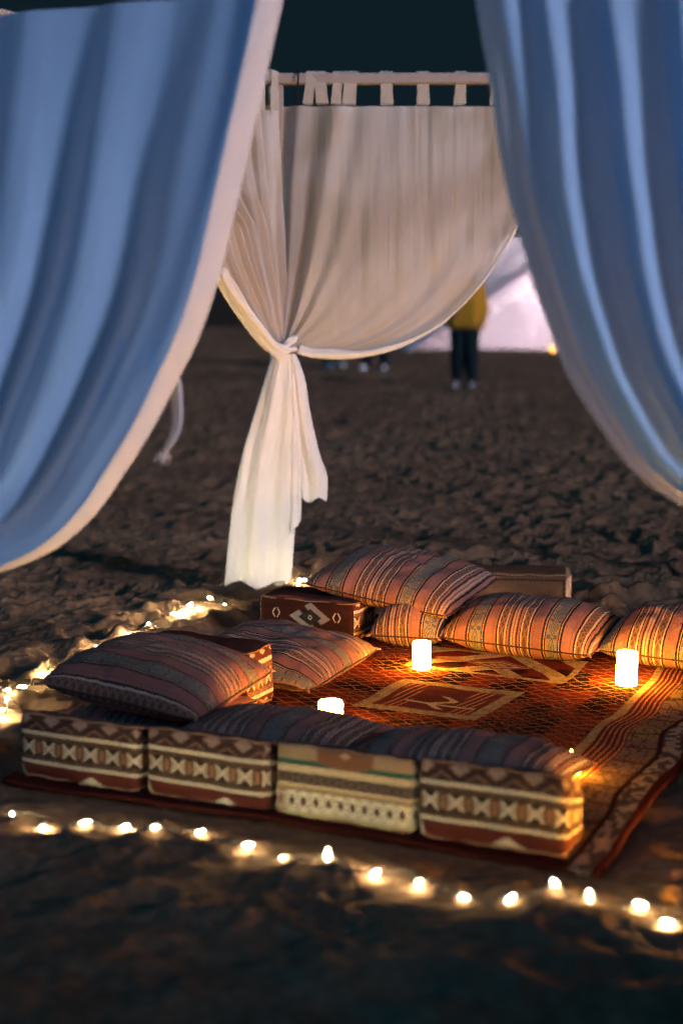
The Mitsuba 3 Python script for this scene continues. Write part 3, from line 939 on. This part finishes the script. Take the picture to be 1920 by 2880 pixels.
add('fray', trimesh.util.concatenate(fr), 'm_hem_cloth', fc, smooth=False, kind='stuff')

# front right
hemR = [(1085, -30), (1105, 100), (1122, 200), (1140, 330), (1163, 450), (1190, 545), (1217, 645), (1258, 760), (1300, 862), (1370, 975), (1455, 1085), (1568, 1164), (1700, 1225), (1900, 1262)]
edgeR = [(1905, -40), (1915, 400), (1920, 800), (1915, 1235)]


def fold_right(S, Tt, Q=None):
    amp = 0.030 * (0.5 + 0.8 * np.clip(Tt * 2.2, 0, 1)) * (1 - 0.55 * np.clip((Tt - 0.6) / 0.4, 0, 1))
    ph = 2 * np.pi * 5.0 * S + 0.9 + 1.2 * np.sin(2.6 * S + 1.1 * Tt) + 2.8 * n1(S, Tt, 2.6, 1.4, 14)
    d = amp * (np.sin(ph) + 0.30 * np.sin(2.1 * ph + 2.0 + Tt))
    d = d * (1 - np.exp(-((1 - S) / 0.05) ** 2))
    roll = np.clip((S - 0.91) / 0.09, 0, 1)
    d = d + 0.030 * np.exp(-((S - 0.91) / 0.05) ** 2) - 0.012 * roll ** 1.3
    return d + 0.016 * n1(S, Tt, 9, 2.0, 19)


fc = thing('front_curtain', 'white curtain drawn to the right at the tent front, blue light put into its colour', 'curtain', 'curtains at the tent front')
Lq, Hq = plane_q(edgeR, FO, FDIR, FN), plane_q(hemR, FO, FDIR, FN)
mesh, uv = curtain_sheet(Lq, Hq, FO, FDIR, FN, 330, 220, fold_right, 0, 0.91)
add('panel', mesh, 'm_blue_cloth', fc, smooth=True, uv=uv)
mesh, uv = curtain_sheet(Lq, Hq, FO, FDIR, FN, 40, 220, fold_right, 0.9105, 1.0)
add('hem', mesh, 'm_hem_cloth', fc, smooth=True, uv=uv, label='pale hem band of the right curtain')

# back: sheer panel with tabs, gathered into the knot at the corner post
BD, BN = np.array([1.0, 0, 0]), np.array([0, -1.0, 0])
BO = np.array([POST[0], POST[1] - 0.045, 0])
hemB = [(1345, 243), (1300, 320), (1240, 425), (1184, 533), (1105, 655), (1005, 750), (905, 800), (800, 820), (725, 820), (672, 806)]
edgeB = [(598, 243), (600, 400), (612, 580), (634, 715), (648, 792)]


def fold_back(S, Tt, Q):
    q, z = Q[..., 0], Q[..., 1]
    left = np.exp(-(S / 0.28) ** 2)
    d = 0.040 * left * np.sin(2 * np.pi * 9.0 * S + 3 * n1(S, Tt, 3, 1.5, 31)) * (0.7 + 0.3 * Tt)
    # streaks that hang straight down from the tabs
    up = np.clip((z - 1.05) / 0.5, 0, 1) * (1 - left)
    d = d + up * (0.028 * n1(q, z, 9, 0.7, 33) + 0.020 * n1(q, z, 24, 1.3, 35))
    # a few swags that run down to the knot along the lower hem
    low = np.exp(-((1 - S) / 0.22) ** 2) * np.clip(Tt * 2.2 - 0.15, 0, 1)
    d = d + low * (0.018 * np.sin(2 * np.pi * 7.5 * (1 - S) + 4 * n1(S, Tt, 2.5, 2, 37) + 0.6) + 0.020 * n1(S, Tt, 14, 2.2, 39))
    d = d + 0.03 * n1(S, Tt, 5, 1.6, 45) * np.sin(np.pi * np.clip(Tt, 0, 1))
    d = d + 0.06 * np.sin(np.pi * S) * np.sin(np.pi * np.clip(Tt, 0, 1))
    return d * (1 - 0.6 * np.clip((Tt - 0.8) / 0.2, 0, 1))


def gathered_hem(parent, Lq, Hq, o, d, nrm, disp, t0, r0, r1, seed):
    """The bunched roll of cloth that runs along the hem down into the knot."""
    S, Tt = np.ones((60, 1)), np.linspace(t0, 1.0, 60)[:, None]
    Hc = resample(Hq, 400)
    Q = Hc[np.clip((Tt[:, 0] * 399).astype(int), 0, 399)]
    P = o + Q[:, 0:1] * d + np.array([0, 0, 1.0]) * Q[:, 1:2] + nrm * (disp(S, Tt, Q[:, None, :])[:, 0:1] + 0.012)
    P = smooth_path(P[::3], 90)
    f = np.linspace(0, 1, 90)
    P[:, 2] += (r0 + (r1 - r0) * f) * 0.7
    m = tube(P, (r0 + (r1 - r0) * f ** 1.2) * (1 + 0.12 * np.sin(f * 17 + seed)), 18)
    n_ = m.vertices[:-2].reshape(90, 18, 3) - P[:, None, :]
    w = np.arange(18) / 18 * 2 * np.pi
    cre = 1 + 0.22 * np.sin(3 * w[None] + 5 * f[:, None] + seed) + 0.10 * np.sin(7 * w[None] - 4 * f[:, None])
    m.vertices[:-2] = (P[:, None, :] + n_ * cre[..., None] * np.array([1, 0.75, 1.0])).reshape(-1, 3)
    return add('gathered_hem', m, 'm_cream_cloth', parent, smooth=True)


bc = thing('back_curtain', 'sheer cream curtain with tab tops hung across the back of the tent', 'curtain')
Lq, Hq = plane_q(edgeB, BO, BD, BN), plane_q(hemB, BO, BD, BN)
mesh, uv = curtain_sheet(Lq, Hq, BO, BD, BN, 420, 200, fold_back, 0, 0.985)
add('panel', mesh, 'm_sheer', bc, smooth=True, uv=uv)
mesh, uv = curtain_sheet(Lq, Hq, BO - BN * 0.028, BD, BN, 300, 150, lambda S, Tt, Q: 0.7 * fold_back(S, Tt, Q) + 0.018 * n1(S, Tt, 9, 2, 57) - 0.01, 0.235, 0.985)
add('second_layer', mesh, 'm_sheer', bc, smooth=True, uv=uv)
gathered_hem(bc, Lq, Hq, BO, BD, BN, fold_back, 0.60, 0.004, 0.024, 1)
mesh, uv = curtain_sheet(Lq, Hq, BO, BD, BN, 14, 200, lambda S, Tt, Q: fold_back(S, Tt, Q) + 0.012 * np.sin((S - 0.985) / 0.015 * np.pi * 1.0), 0.985, 1.0)
add('hem', mesh, 'm_cream_cloth', bc, smooth=True, uv=uv)


def tab(u, w, slant, parent, y_off=0.0, bsdf='m_tab_cloth'):
    """A loop of cloth over the rail."""
    prof = [(-0.036, -0.13), (-0.037, -0.03), (-0.036, 0.024), (-0.028, 0.031), (0.0, 0.0315), (0.028, 0.031), (0.036, 0.024), (0.037, -0.03), (0.034, -0.13)]
    pr = resample(prof, 40)
    x0 = float(depth(u, 243, BO[1])[0])
    cw = np.linspace(-0.5, 0.5, 6)
    zt = float(depth(u, 236, BO[1])[2])
    pts = []
    for py, pz in pr:
        f = np.clip((pz + 0.13) / 0.16, 0, 1)
        half = w * (1.12 - 0.10 * np.sin(np.pi * np.clip(f, 0, 1)))
        z = ZB + pz if pz > -0.03 else ZB - 0.03 + (pz + 0.03) / 0.10 * (ZB - 0.03 - zt)
        pts.append([[x0 + slant * f * 0.05 + c * half, POST[1] + py * 1.02 + y_off, z] for c in cw])
    pts = np.array(pts)
    return add('tab', (pts.reshape(-1, 3), grid_faces(len(pr), 6)), bsdf, parent, smooth=True)


for u, w, sl in ((706, 0.040, 0.35), (740, 0.050, -0.25), (771, 0.040, 0.2), (801, 0.055, 0.2), (889, 0.050, -0.1), (973, 0.050, -0.1), (1057, 0.046, 0.05), (1142, 0.048, 0.0), (1228, 0.05, 0), (1312, 0.05, 0)):
    tab(u, w, sl, bc)
# short tail of the back panel, right of the knot


def tail(parent, left, right, Y0, lean, folds, seed, bsdf, bottom_wave=0.0, name='tail', amp=0.02):
    nt, ns = 150, 70
    lv, rv = np.array(left, float), np.array(right, float)
    tl = PchipInterpolator(lv[:, 1], lv[:, 0])
    tr = PchipInterpolator(rv[:, 1], rv[:, 0])
    f = np.linspace(0, 1, nt)
    s = np.linspace(0, 1, ns)
    P = np.zeros((nt, ns, 3))
    for i, ff in enumerate(f):
        vl = lv[0, 1] + ff * (lv[-1, 1] - lv[0, 1])
        vr = rv[0, 1] + ff * (rv[-1, 1] - rv[0, 1])
        Y = Y0 - lean * ff
        a, b = depth(float(tl(vl)), vl, Y), depth(float(tr(vr)), vr, Y)
        a_ = amp * (0.35 + 0.65 * min(1, ff * 2.0)) * (1 - 0.4 * ff)
        ph = 2 * np.pi * folds * s + seed + 0.9 * np.sin(ff * 2.2 + seed)
        nz = meshkit.fbm(np.stack([s * 3.0, np.full_like(s, ff * 0.9), np.full_like(s, seed * 3.7)], -1), 4, seed) - 0.5
        off = a_ * (0.35 * np.sin(ph) + 4.2 * nz) + 0.05 * np.sqrt(np.clip(1 - (2 * s - 1) ** 2, 0, 1)) * (1 - 0.6 * ff)
        P[i] = a[None] * (1 - s[:, None]) + b[None] * s[:, None]
        P[i, :, 1] -= off
        P[i, :, 2] += bottom_wave * ff ** 4 * np.sin(2 * np.pi * 1.3 * s + seed)
    P[..., 1] += 0.010 * (meshkit.fbm(P * np.array([26, 1, 9]), 3, seed) - 0.5)
    uv = np.stack(np.meshgrid(s, f), -1).reshape(-1, 2)
    return add(name, (P.reshape(-1, 3), grid_faces(nt, ns)), bsdf, parent, smooth=True, uv=uv)


tail(bc, [(664, 812), (668, 900), (676, 1000), (682, 1080), (690, 1146)], [(678, 812), (702, 880), (709, 930), (733, 1040), (752, 1104), (749, 1149)], POST[1] - 0.075, 0.02, 1.6, 2, 'm_cream_cloth', 0.012)
tail(bc, [(662, 830), (664, 1000), (664, 1150), (662, 1232)], [(678, 830), (689, 1000), (692, 1130), (691, 1194)], POST[1] - 0.078, 0.05, 1.2, 5, 'm_cream_cloth', 0.006)

# left side panel, hung from the side rail and tied into the same knot; long tail to the sand
SN = np.array([-SIDE[1], SIDE[0], 0])
SN = SN if SN[1] < 0 or SN[0] > 0 else -SN
SO = np.array([POST[0], POST[1], 0]) + SIDE * 0.02 + SN * 0.04
hem_px = [(497, 628), (512, 655), (533, 690), (560, 733), (585, 772), (612, 803), (644, 822)]
hq = plane_q(hem_px, SO, SIDE, SN)
topz = ZB - 0.14
hq = np.vstack([[[1.75, topz - 0.08], [1.35, topz - 0.52], [0.98, hq[0][1] + 0.19]], hq])
eq = plane_q([(628, 255), (634, 400), (640, 600), (645, 720), (648, 792)], SO, SIDE, SN)
sc = thing('side_curtain', 'white side curtain knotted round the corner post, long tail touching the sand', 'curtain')


def fold_side(S, Tt, Q=None):
    d = 0.028 * np.sin(2 * np.pi * 9 * S + 2.5 * n1(S, Tt, 3, 1.5, 41)) + 0.010 * np.sin(2 * np.pi * 21 * S + 3 * n1(S, Tt, 3, 2, 43))
    return d * (1 - 0.65 * np.clip((Tt - 0.75) / 0.25, 0, 1))


mesh, uv = curtain_sheet(eq, hq, SO, SIDE, SN, 260, 170, fold_side, 0, 0.96)
add('panel', mesh, 'm_sheer', sc, smooth=True, uv=uv)
gathered_hem(sc, eq, hq, SO, SIDE, SN, fold_side, 0.62, 0.022, 0.030, 4)
mesh, uv = curtain_sheet(eq, hq, SO, SIDE, SN, 20, 170, fold_side, 0.96, 1.0)
add('hem', mesh, 'm_cream_cloth', sc, smooth=True, uv=uv)
tail(sc, [(626, 812), (602, 890), (578, 970), (557, 1040), (537, 1140), (524, 1250), (515, 1356)], [(673, 812), (680, 900), (684, 1000), (681, 1100), (676, 1230), (668, 1337)], POST[1] - 0.085, 0.05, 2.3, 1, 'm_cream_cloth',
     0.012, amp=0.027)
# knot: a few turns of cloth around the gathered bundle
kc = depth(650, 800, POST[1] - 0.11)
for i, (dz, rr, tilt_) in enumerate(((0.006, 0.015, 0.75), (-0.014, 0.012, 0.2))):
    w = np.linspace(0, 2 * np.pi, 60)
    pth = np.stack([kc[0] + 0.046 * np.cos(w), kc[1] + 0.045 + 0.052 * np.sin(w), kc[2] + dz + tilt_ * 0.045 * np.cos(w)], -1)
    rad = rr * (1 + 0.16 * np.sin(w * 5 + i))
    kn = tube(pth, rad, 14, cap=False)
    kn.vertices += (meshkit.fbm(kn.vertices * np.array([40, 40, 90]), 3, 3)[:, None] - 0.5) * 0.022 * (kn.vertices - kc - [0, 0.045, 0]) / 0.05
    add('knot', kn, 'm_cream_cloth', sc, smooth=True)
# bunched tabs at the corner
for k_, (q, w) in enumerate(((0.10, 0.10), (0.26, 0.09), (0.48, 0.08), (0.72, 0.08), (1.0, 0.08))):
    pr = resample([(-0.034, -0.15), (-0.036, 0.02), (-0.028, 0.031), (0.0, 0.033), (0.028, 0.031), (0.036, 0.02), (0.035, -0.15)], 30)
    cw = np.linspace(-0.5, 0.5, 6)
    bz_ = ZB + 0.002 + (ZF - ZB) * q / kk[0]
    pts = np.array([[POST + SIDE * (q + c * w * (0.8 if pz > -0.05 else 1)) + SN * py + [0, 0, bz_ + pz] for c in cw] for py, pz in pr])
    add('tab', (pts.reshape(-1, 3), grid_faces(30, 6)), 'm_tab_cloth', sc, smooth=True)

# loose dark cord over the rail
c0 = [depth(u, v, POST[1] - y) for u, v, y in ((684, 160, 0.0), (685, 168, 0.05), (684, 200, 0.055), (682, 250, 0.05), (677, 306, 0.05))]
c0[0][2] = ZB + 0.034
solo('hanging_cord', tube(smooth_path(c0, 40), 0.0045, 7), 'm_dark_rope', 'thin dark cord hanging loose over the back rail', 'cord', smooth=True)

# ---------------------------------------------------------------- the lit tent far behind
FLp = ground(933, 804)
TY = FLp[1]
tent = thing('white_tent', 'white tent with a brightly lit gable wall, far behind at right', 'tent')
s_px = (3552.0 / TY)
apx = np.array([FLp[0] + 3.6, TY, 2.36])
FRp = np.array([apx[0] + 3.6, TY, 0.0])
DD = np.array([-0.22, 0.97, 0]) * 7.0
n = 70
S, Tt = np.meshgrid(np.linspace(0, 1, n), np.linspace(0, 1, n))
X = FLp[0] + S * (FRp[0] - FLp[0])
Zt = np.maximum(apx[2] * (1 - np.abs(X - apx[0]) / 3.6), 0.0)
P = np.stack([X, TY + 0.02 + 0 * X, Tt * Zt], -1)
wr = meshkit.fbm(np.stack([X * 1.3 + Tt * 1.5, Tt * 2.2 - X * 0.3, X * 0], -1), 3, 6)
P[..., 1] += 0.45 * (wr - 0.5) * np.minimum(Tt * 3, 1) * np.minimum((1 - Tt) * 6, 1) + 0.06 * np.sin(X * 7 + 3 * Tt) * np.minimum((1 - Tt) * 5, 1)
add('gable_wall', (P.reshape(-1, 3), grid_faces(n, n)), 'm_tent', tent, smooth=True)
for side, foot in (('l', FLp), ('r', FRp)):
    S, Tt = np.meshgrid(np.linspace(-0.05, 1, 40), np.linspace(0, 1, 30))
    base = foot[None, None] * (1 - Tt[..., None]) + (apx + [0, 0, 0.02])[None, None] * Tt[..., None]
    P = base + S[..., None] * DD
    P[..., 2] += -0.12 * np.sin(np.pi * np.clip(Tt, 0, 1)) * np.sin(np.pi * np.clip(S, 0, 1)) + 0.02 * (meshkit.fbm(P * 0.8, 3, 3) - 0.5)
    add('roof', (P.reshape(-1, 3), grid_faces(30, 40)), 'm_tent_roof', tent, smooth=True)
    tr_ = tube(np.array([foot + [0, -0.45, 0.0], apx + [0, -0.45, 0.03]]), 0.035, 8)
    add('roof_edge', tr_, 'm_tent', tent, smooth=True)
add('pole', tube(np.array([apx + [0, 0.3, -2.4], apx + [0, 0.3, 0.0]]), 0.04, 10), 'm_post', tent, smooth=True)
ts = thing('tent_light_string', 'string of white globe lights along the slope of the lit tent', 'string lights')
for q, pw in ((0.25, 1.0), (0.6, 1.0)):
    p = apx + DD * q + np.array([0, 0, -1.0])
    b = trimesh.creation.icosphere(3, 0.16)
    b.apply_translation(p)
    add('lamp', b, 'm_socket', tent, smooth=True, emit=np.array([190, 170, 190]) * pw, weight=2.0)
    add('lamp_cord', tube(np.array([p + [0, 0, 0.15], p + [0, 0, 1.0]]), 0.006, 6), 'm_dark_rope', tent)
pts = [(FLp * (1 - f) + apx * f) + np.array([0.10, -0.42, -0.24 - 0.05 * math.sin(f * 20)]) for f in np.linspace(0.28, 1.0, 13)]
pts += [(FRp * (1 - f) + apx * f) + np.array([-0.10, -0.42, -0.24]) for f in np.linspace(0.85, 0.4, 5)]
add('cable', tube(smooth_path(np.array(pts), 80), 0.006, 5), 'm_dark_rope', ts, smooth=True)
for p in pts:
    b = trimesh.creation.icosphere(2, 0.014)
    b.apply_translation(p)
    add('bulb', b, 'm_socket', ts, smooth=True, emit=(16, 15, 15.5), weight=1.0)
# amber lantern on the sand before it
lp = ground(1270, 812)
lp[2] = float(sand_h(lp[0], lp[1]))
ln = thing('lantern', 'small amber lantern glowing at the foot of the lit tent', 'lantern')
lm = trimesh.creation.cylinder(0.035, 0.10, sections=16)
lm.apply_translation(lp + [0, 0, 0.10])
add('glass', lm, 'm_wax', ln, smooth=30, emit=(9, 3.2, 0.3), weight=1.0)
for z, r, h in ((0.02, 0.07, 0.03), (0.18, 0.065, 0.03), (0.205, 0.03, 0.02)):
    q = trimesh.creation.cylinder(r, h, sections=16)
    q.apply_translation(lp + [0, 0, z])
    add('cap' if z > 0.1 else 'base', q, 'm_dark_rope', ln, smooth=30)


# ---------------------------------------------------------------- people
def person(foot, height, face, label, jacket, arms, stance=0.10, hem=0.50, shoe='m_shoe', group='people standing on the sand'):
    """face: angle of the facing direction (degrees, 90 = away from the camera). arms: per side (elbow, hand) in units of height, body frame x = right, y = forward."""
    t = thing('person', label, 'person', group)
    H = height
    th = math.radians(face - 90)
    R = np.array([[math.cos(th), -math.sin(th), 0], [math.sin(th), math.cos(th), 0], [0, 0, 1]])

    def W(p):
        return R @ (np.array(p, float) * H) + foot
    zf = 0.0
    st = stance
    # body: head, neck, hands in one continuous surface
    J = dict(pel=(0, 0, 0.52), wai=(0, 0, 0.60), chs=(0, 0.005, 0.73), nkb=(0, -0.005, 0.835), nk=(0, 0.0, 0.86), hd=(0, 0.008, 0.925), hd2=(0, -0.008, 0.945), jaw=(0, 0.030, 0.895), nose=(0, 0.062, 0.920),
             shl=(-0.105, 0, 0.80), shr=(0.105, 0, 0.80))
    Rr = dict(pel=0.075, wai=0.065, chs=0.075, nkb=0.036, nk=0.032, hd=0.052, hd2=0.056, jaw=0.030, nose=0.008, shl=0.038, shr=0.038)
    bones = [('pel', 'wai'), ('wai', 'chs'), ('chs', 'nkb'), ('nkb', 'nk'), ('nk', 'hd'), ('hd', 'hd2'), ('hd', 'jaw'), ('hd', 'nose'), ('chs', 'shl'), ('chs', 'shr')]
    jb, jr, jbones = {}, {}, []
    for sgn, nm, (el, ha) in ((-1, 'l', arms[0]), (1, 'r', arms[1])):
        J['el' + nm], J['ha' + nm] = el, ha
        Rr['el' + nm], Rr['ha' + nm] = 0.023, 0.017
        bones += [('sh' + nm, 'el' + nm), ('el' + nm, 'ha' + nm)]
        e, h_ = np.array(el), np.array(ha)
        d = unit(h_ - e)
        pm = h_ + d * 0.028
        J['pm' + nm], Rr['pm' + nm] = tuple(pm), 0.016
        bones.append(('ha' + nm, 'pm' + nm))
        sx = unit(np.cross(d, [0, 1, 0.2]))
        for k_ in range(4):
            a = pm + sx * (k_ - 1.5) * 0.011 + d * 0.008
            b = a + d * (0.030 + 0.006 * (k_ in (1, 2))) + np.array([0, 0.008, 0])
            J[f'f{nm}{k_}a'], J[f'f{nm}{k_}b'] = tuple(a), tuple(b)
            Rr[f'f{nm}{k_}a'], Rr[f'f{nm}{k_}b'] = 0.0055, 0.0042
            bones.append((f'f{nm}{k_}a', f'f{nm}{k_}b'))
        a = h_ + sx * 0.016 * -sgn + d * 0.012
        b = a + d * 0.026 + sx * 0.016 * -sgn
        J[f't{nm}a'], J[f't{nm}b'] = tuple(a), tuple(b)
        Rr[f't{nm}a'], Rr[f't{nm}b'] = 0.0062, 0.005
        bones.append((f't{nm}a', f't{nm}b'))
        leg = dict(hip=(sgn * 0.045, 0, 0.50), kne=(sgn * (0.045 + st * 0.25), 0.012, 0.28), ank=(sgn * (0.045 + st * 0.45), -0.008, 0.045), toe=(sgn * (0.05 + st * 0.55), 0.075, 0.020))
        for q, v in leg.items():
            J[q + nm] = v
        Rr.update({'hip' + nm: 0.062, 'kne' + nm: 0.036, 'ank' + nm: 0.024, 'toe' + nm: 0.018})
        bones += [('pel', 'hip' + nm), ('hip' + nm, 'kne' + nm), ('kne' + nm, 'ank' + nm), ('ank' + nm, 'toe' + nm)]
    JW = {k_: W(v) for k_, v in J.items()}
    RW = {k_: v * H for k_, v in Rr.items()}
    add('body', hull_chain(JW, RW, bones, 0.022, 8), 'm_skin', t, smooth=True)
    # trousers
    tj = {k_: JW[k_] for k_ in ('pel', 'hipl', 'knel', 'ankl', 'hipr', 'kner', 'ankr')}
    tr = {k_: RW[k_] + 0.026 for k_ in tj}
    for s_ in 'lr':
        tr['ank' + s_] = RW['ank' + s_] + 0.034
        tr['kne' + s_] = RW['kne' + s_] + 0.044
    add('trousers', hull_chain(tj, tr, [('pel', 'hipl'), ('hipl', 'knel'), ('knel', 'ankl'), ('pel', 'hipr'), ('hipr', 'kner'), ('kner', 'ankr')], 0.03, 10), 'm_navy', t, smooth=True)
    # jacket: trunk to the hem and both sleeves
    J2 = {k_: JW[k_] for k_ in ('chs', 'nkb', 'shl', 'shr', 'ell', 'elr', 'hal', 'har')}
    R2 = {k_: RW[k_] + 0.022 for k_ in J2}
    R2['nkb'] = RW['nkb'] + 0.006
    J2.update(hl=W((-0.066, 0, hem + 0.055)), hr=W((0.066, 0, hem + 0.055)), cl=W((-0.05, 0, 0.72)), cr=W((0.05, 0, 0.72)))
    R2.update(hl=0.098 * H, hr=0.098 * H, cl=0.094 * H, cr=0.094 * H)
    for s_ in 'lr':
        R2['ha' + s_] = RW['ha' + s_] + 0.016
    jm = [('hl', 'hr'), ('hl', 'cl'), ('hr', 'cr'), ('cl', 'cr'), ('cl', 'shl'), ('cr', 'shr'), ('chs', 'nkb'), ('shl', 'nkb'), ('shr', 'nkb'), ('shl', 'ell'), ('shr', 'elr'), ('ell', 'hal'), ('elr', 'har'), ('hl', 'cr'), ('hr', 'cl')]
    jk = hull_chain(J2, R2, jm, 0.03, 10)
    zc = foot[2] + (hem + 0.0) * H
    v = jk.vertices
    near = np.linalg.norm((v - foot)[:, :2], axis=1) < 0.17 * H
    low = (v[:, 2] < zc) & near
    v[low, 2] = zc - 0.15 * (zc - v[low, 2])
    v[:] += (meshkit.fbm(v * 9, 3, 4) - 0.5)[:, None] * 0.02 * np.array([1, 1, 0.3])
    add('jacket', jk, jacket, t, smooth=True)
    # hair, shoes
    hj = {'a': W((0, -0.016, 0.955)), 'b': W((0, -0.034, 0.900)), 'c': W((0, 0.012, 0.972))}
    add('hair', hull_chain(hj, {'a': 0.058 * H, 'b': 0.045 * H, 'c': 0.042 * H}, [('a', 'b'), ('a', 'c')], 0.025, 6), 'm_hair', t, smooth=True)
    for s_ in 'lr':
        d = (JW['toe' + s_] - JW['ank' + s_]) * [1, 1, 0]
        a = JW['ank' + s_].copy()
        a[2] = foot[2] + 0.045
        a -= d * 0.15
        b = a + d * 1.25
        b[2] = foot[2] + 0.035
        add('shoe', hull_chain({'a': a, 'b': b}, {'a': 0.046, 'b': 0.038}, [('a', 'b')], 0.02, 4), shoe, t, smooth=True)
    return t


f1 = ground(1066, 890)
f1[2] = float(sand_h(f1[0], f1[1])) - 0.01
person(f1, 1.62, 255, 'person in a yellow jacket and dark trousers standing before the lit tent', 'm_jacket', (((-0.155, 0.0, 0.64), (-0.15, 0.05, 0.52)), ((0.15, 0.02, 0.64), (0.08, 0.12, 0.60))), hem=0.475, stance=0.035)
f2 = ground(862, 850)
f2[2] = float(sand_h(f2[0], f2[1])) - 0.01
person(f2, 1.70, 250, 'person in dark clothes and pale shoes, right one behind the sheer curtain', 'm_grey_jacket', (((-0.15, 0.0, 0.64), (-0.14, 0.04, 0.50)), ((0.15, 0.0, 0.64), (0.14, 0.04, 0.50))),
       stance=0.10, shoe='m_pale_shoe')
f3 = ground(764, 843)
f3[2] = float(sand_h(f3[0], f3[1])) - 0.01
person(f3, 1.66, 300, 'person in dark clothes behind the sheer curtain, nearest to the knot', 'm_grey_jacket', (((-0.15, 0.0, 0.64), (-0.10, 0.10, 0.56)), ((0.15, 0.0, 0.64), (0.10, 0.10, 0.56))), stance=0.03, shoe='m_pale_shoe')
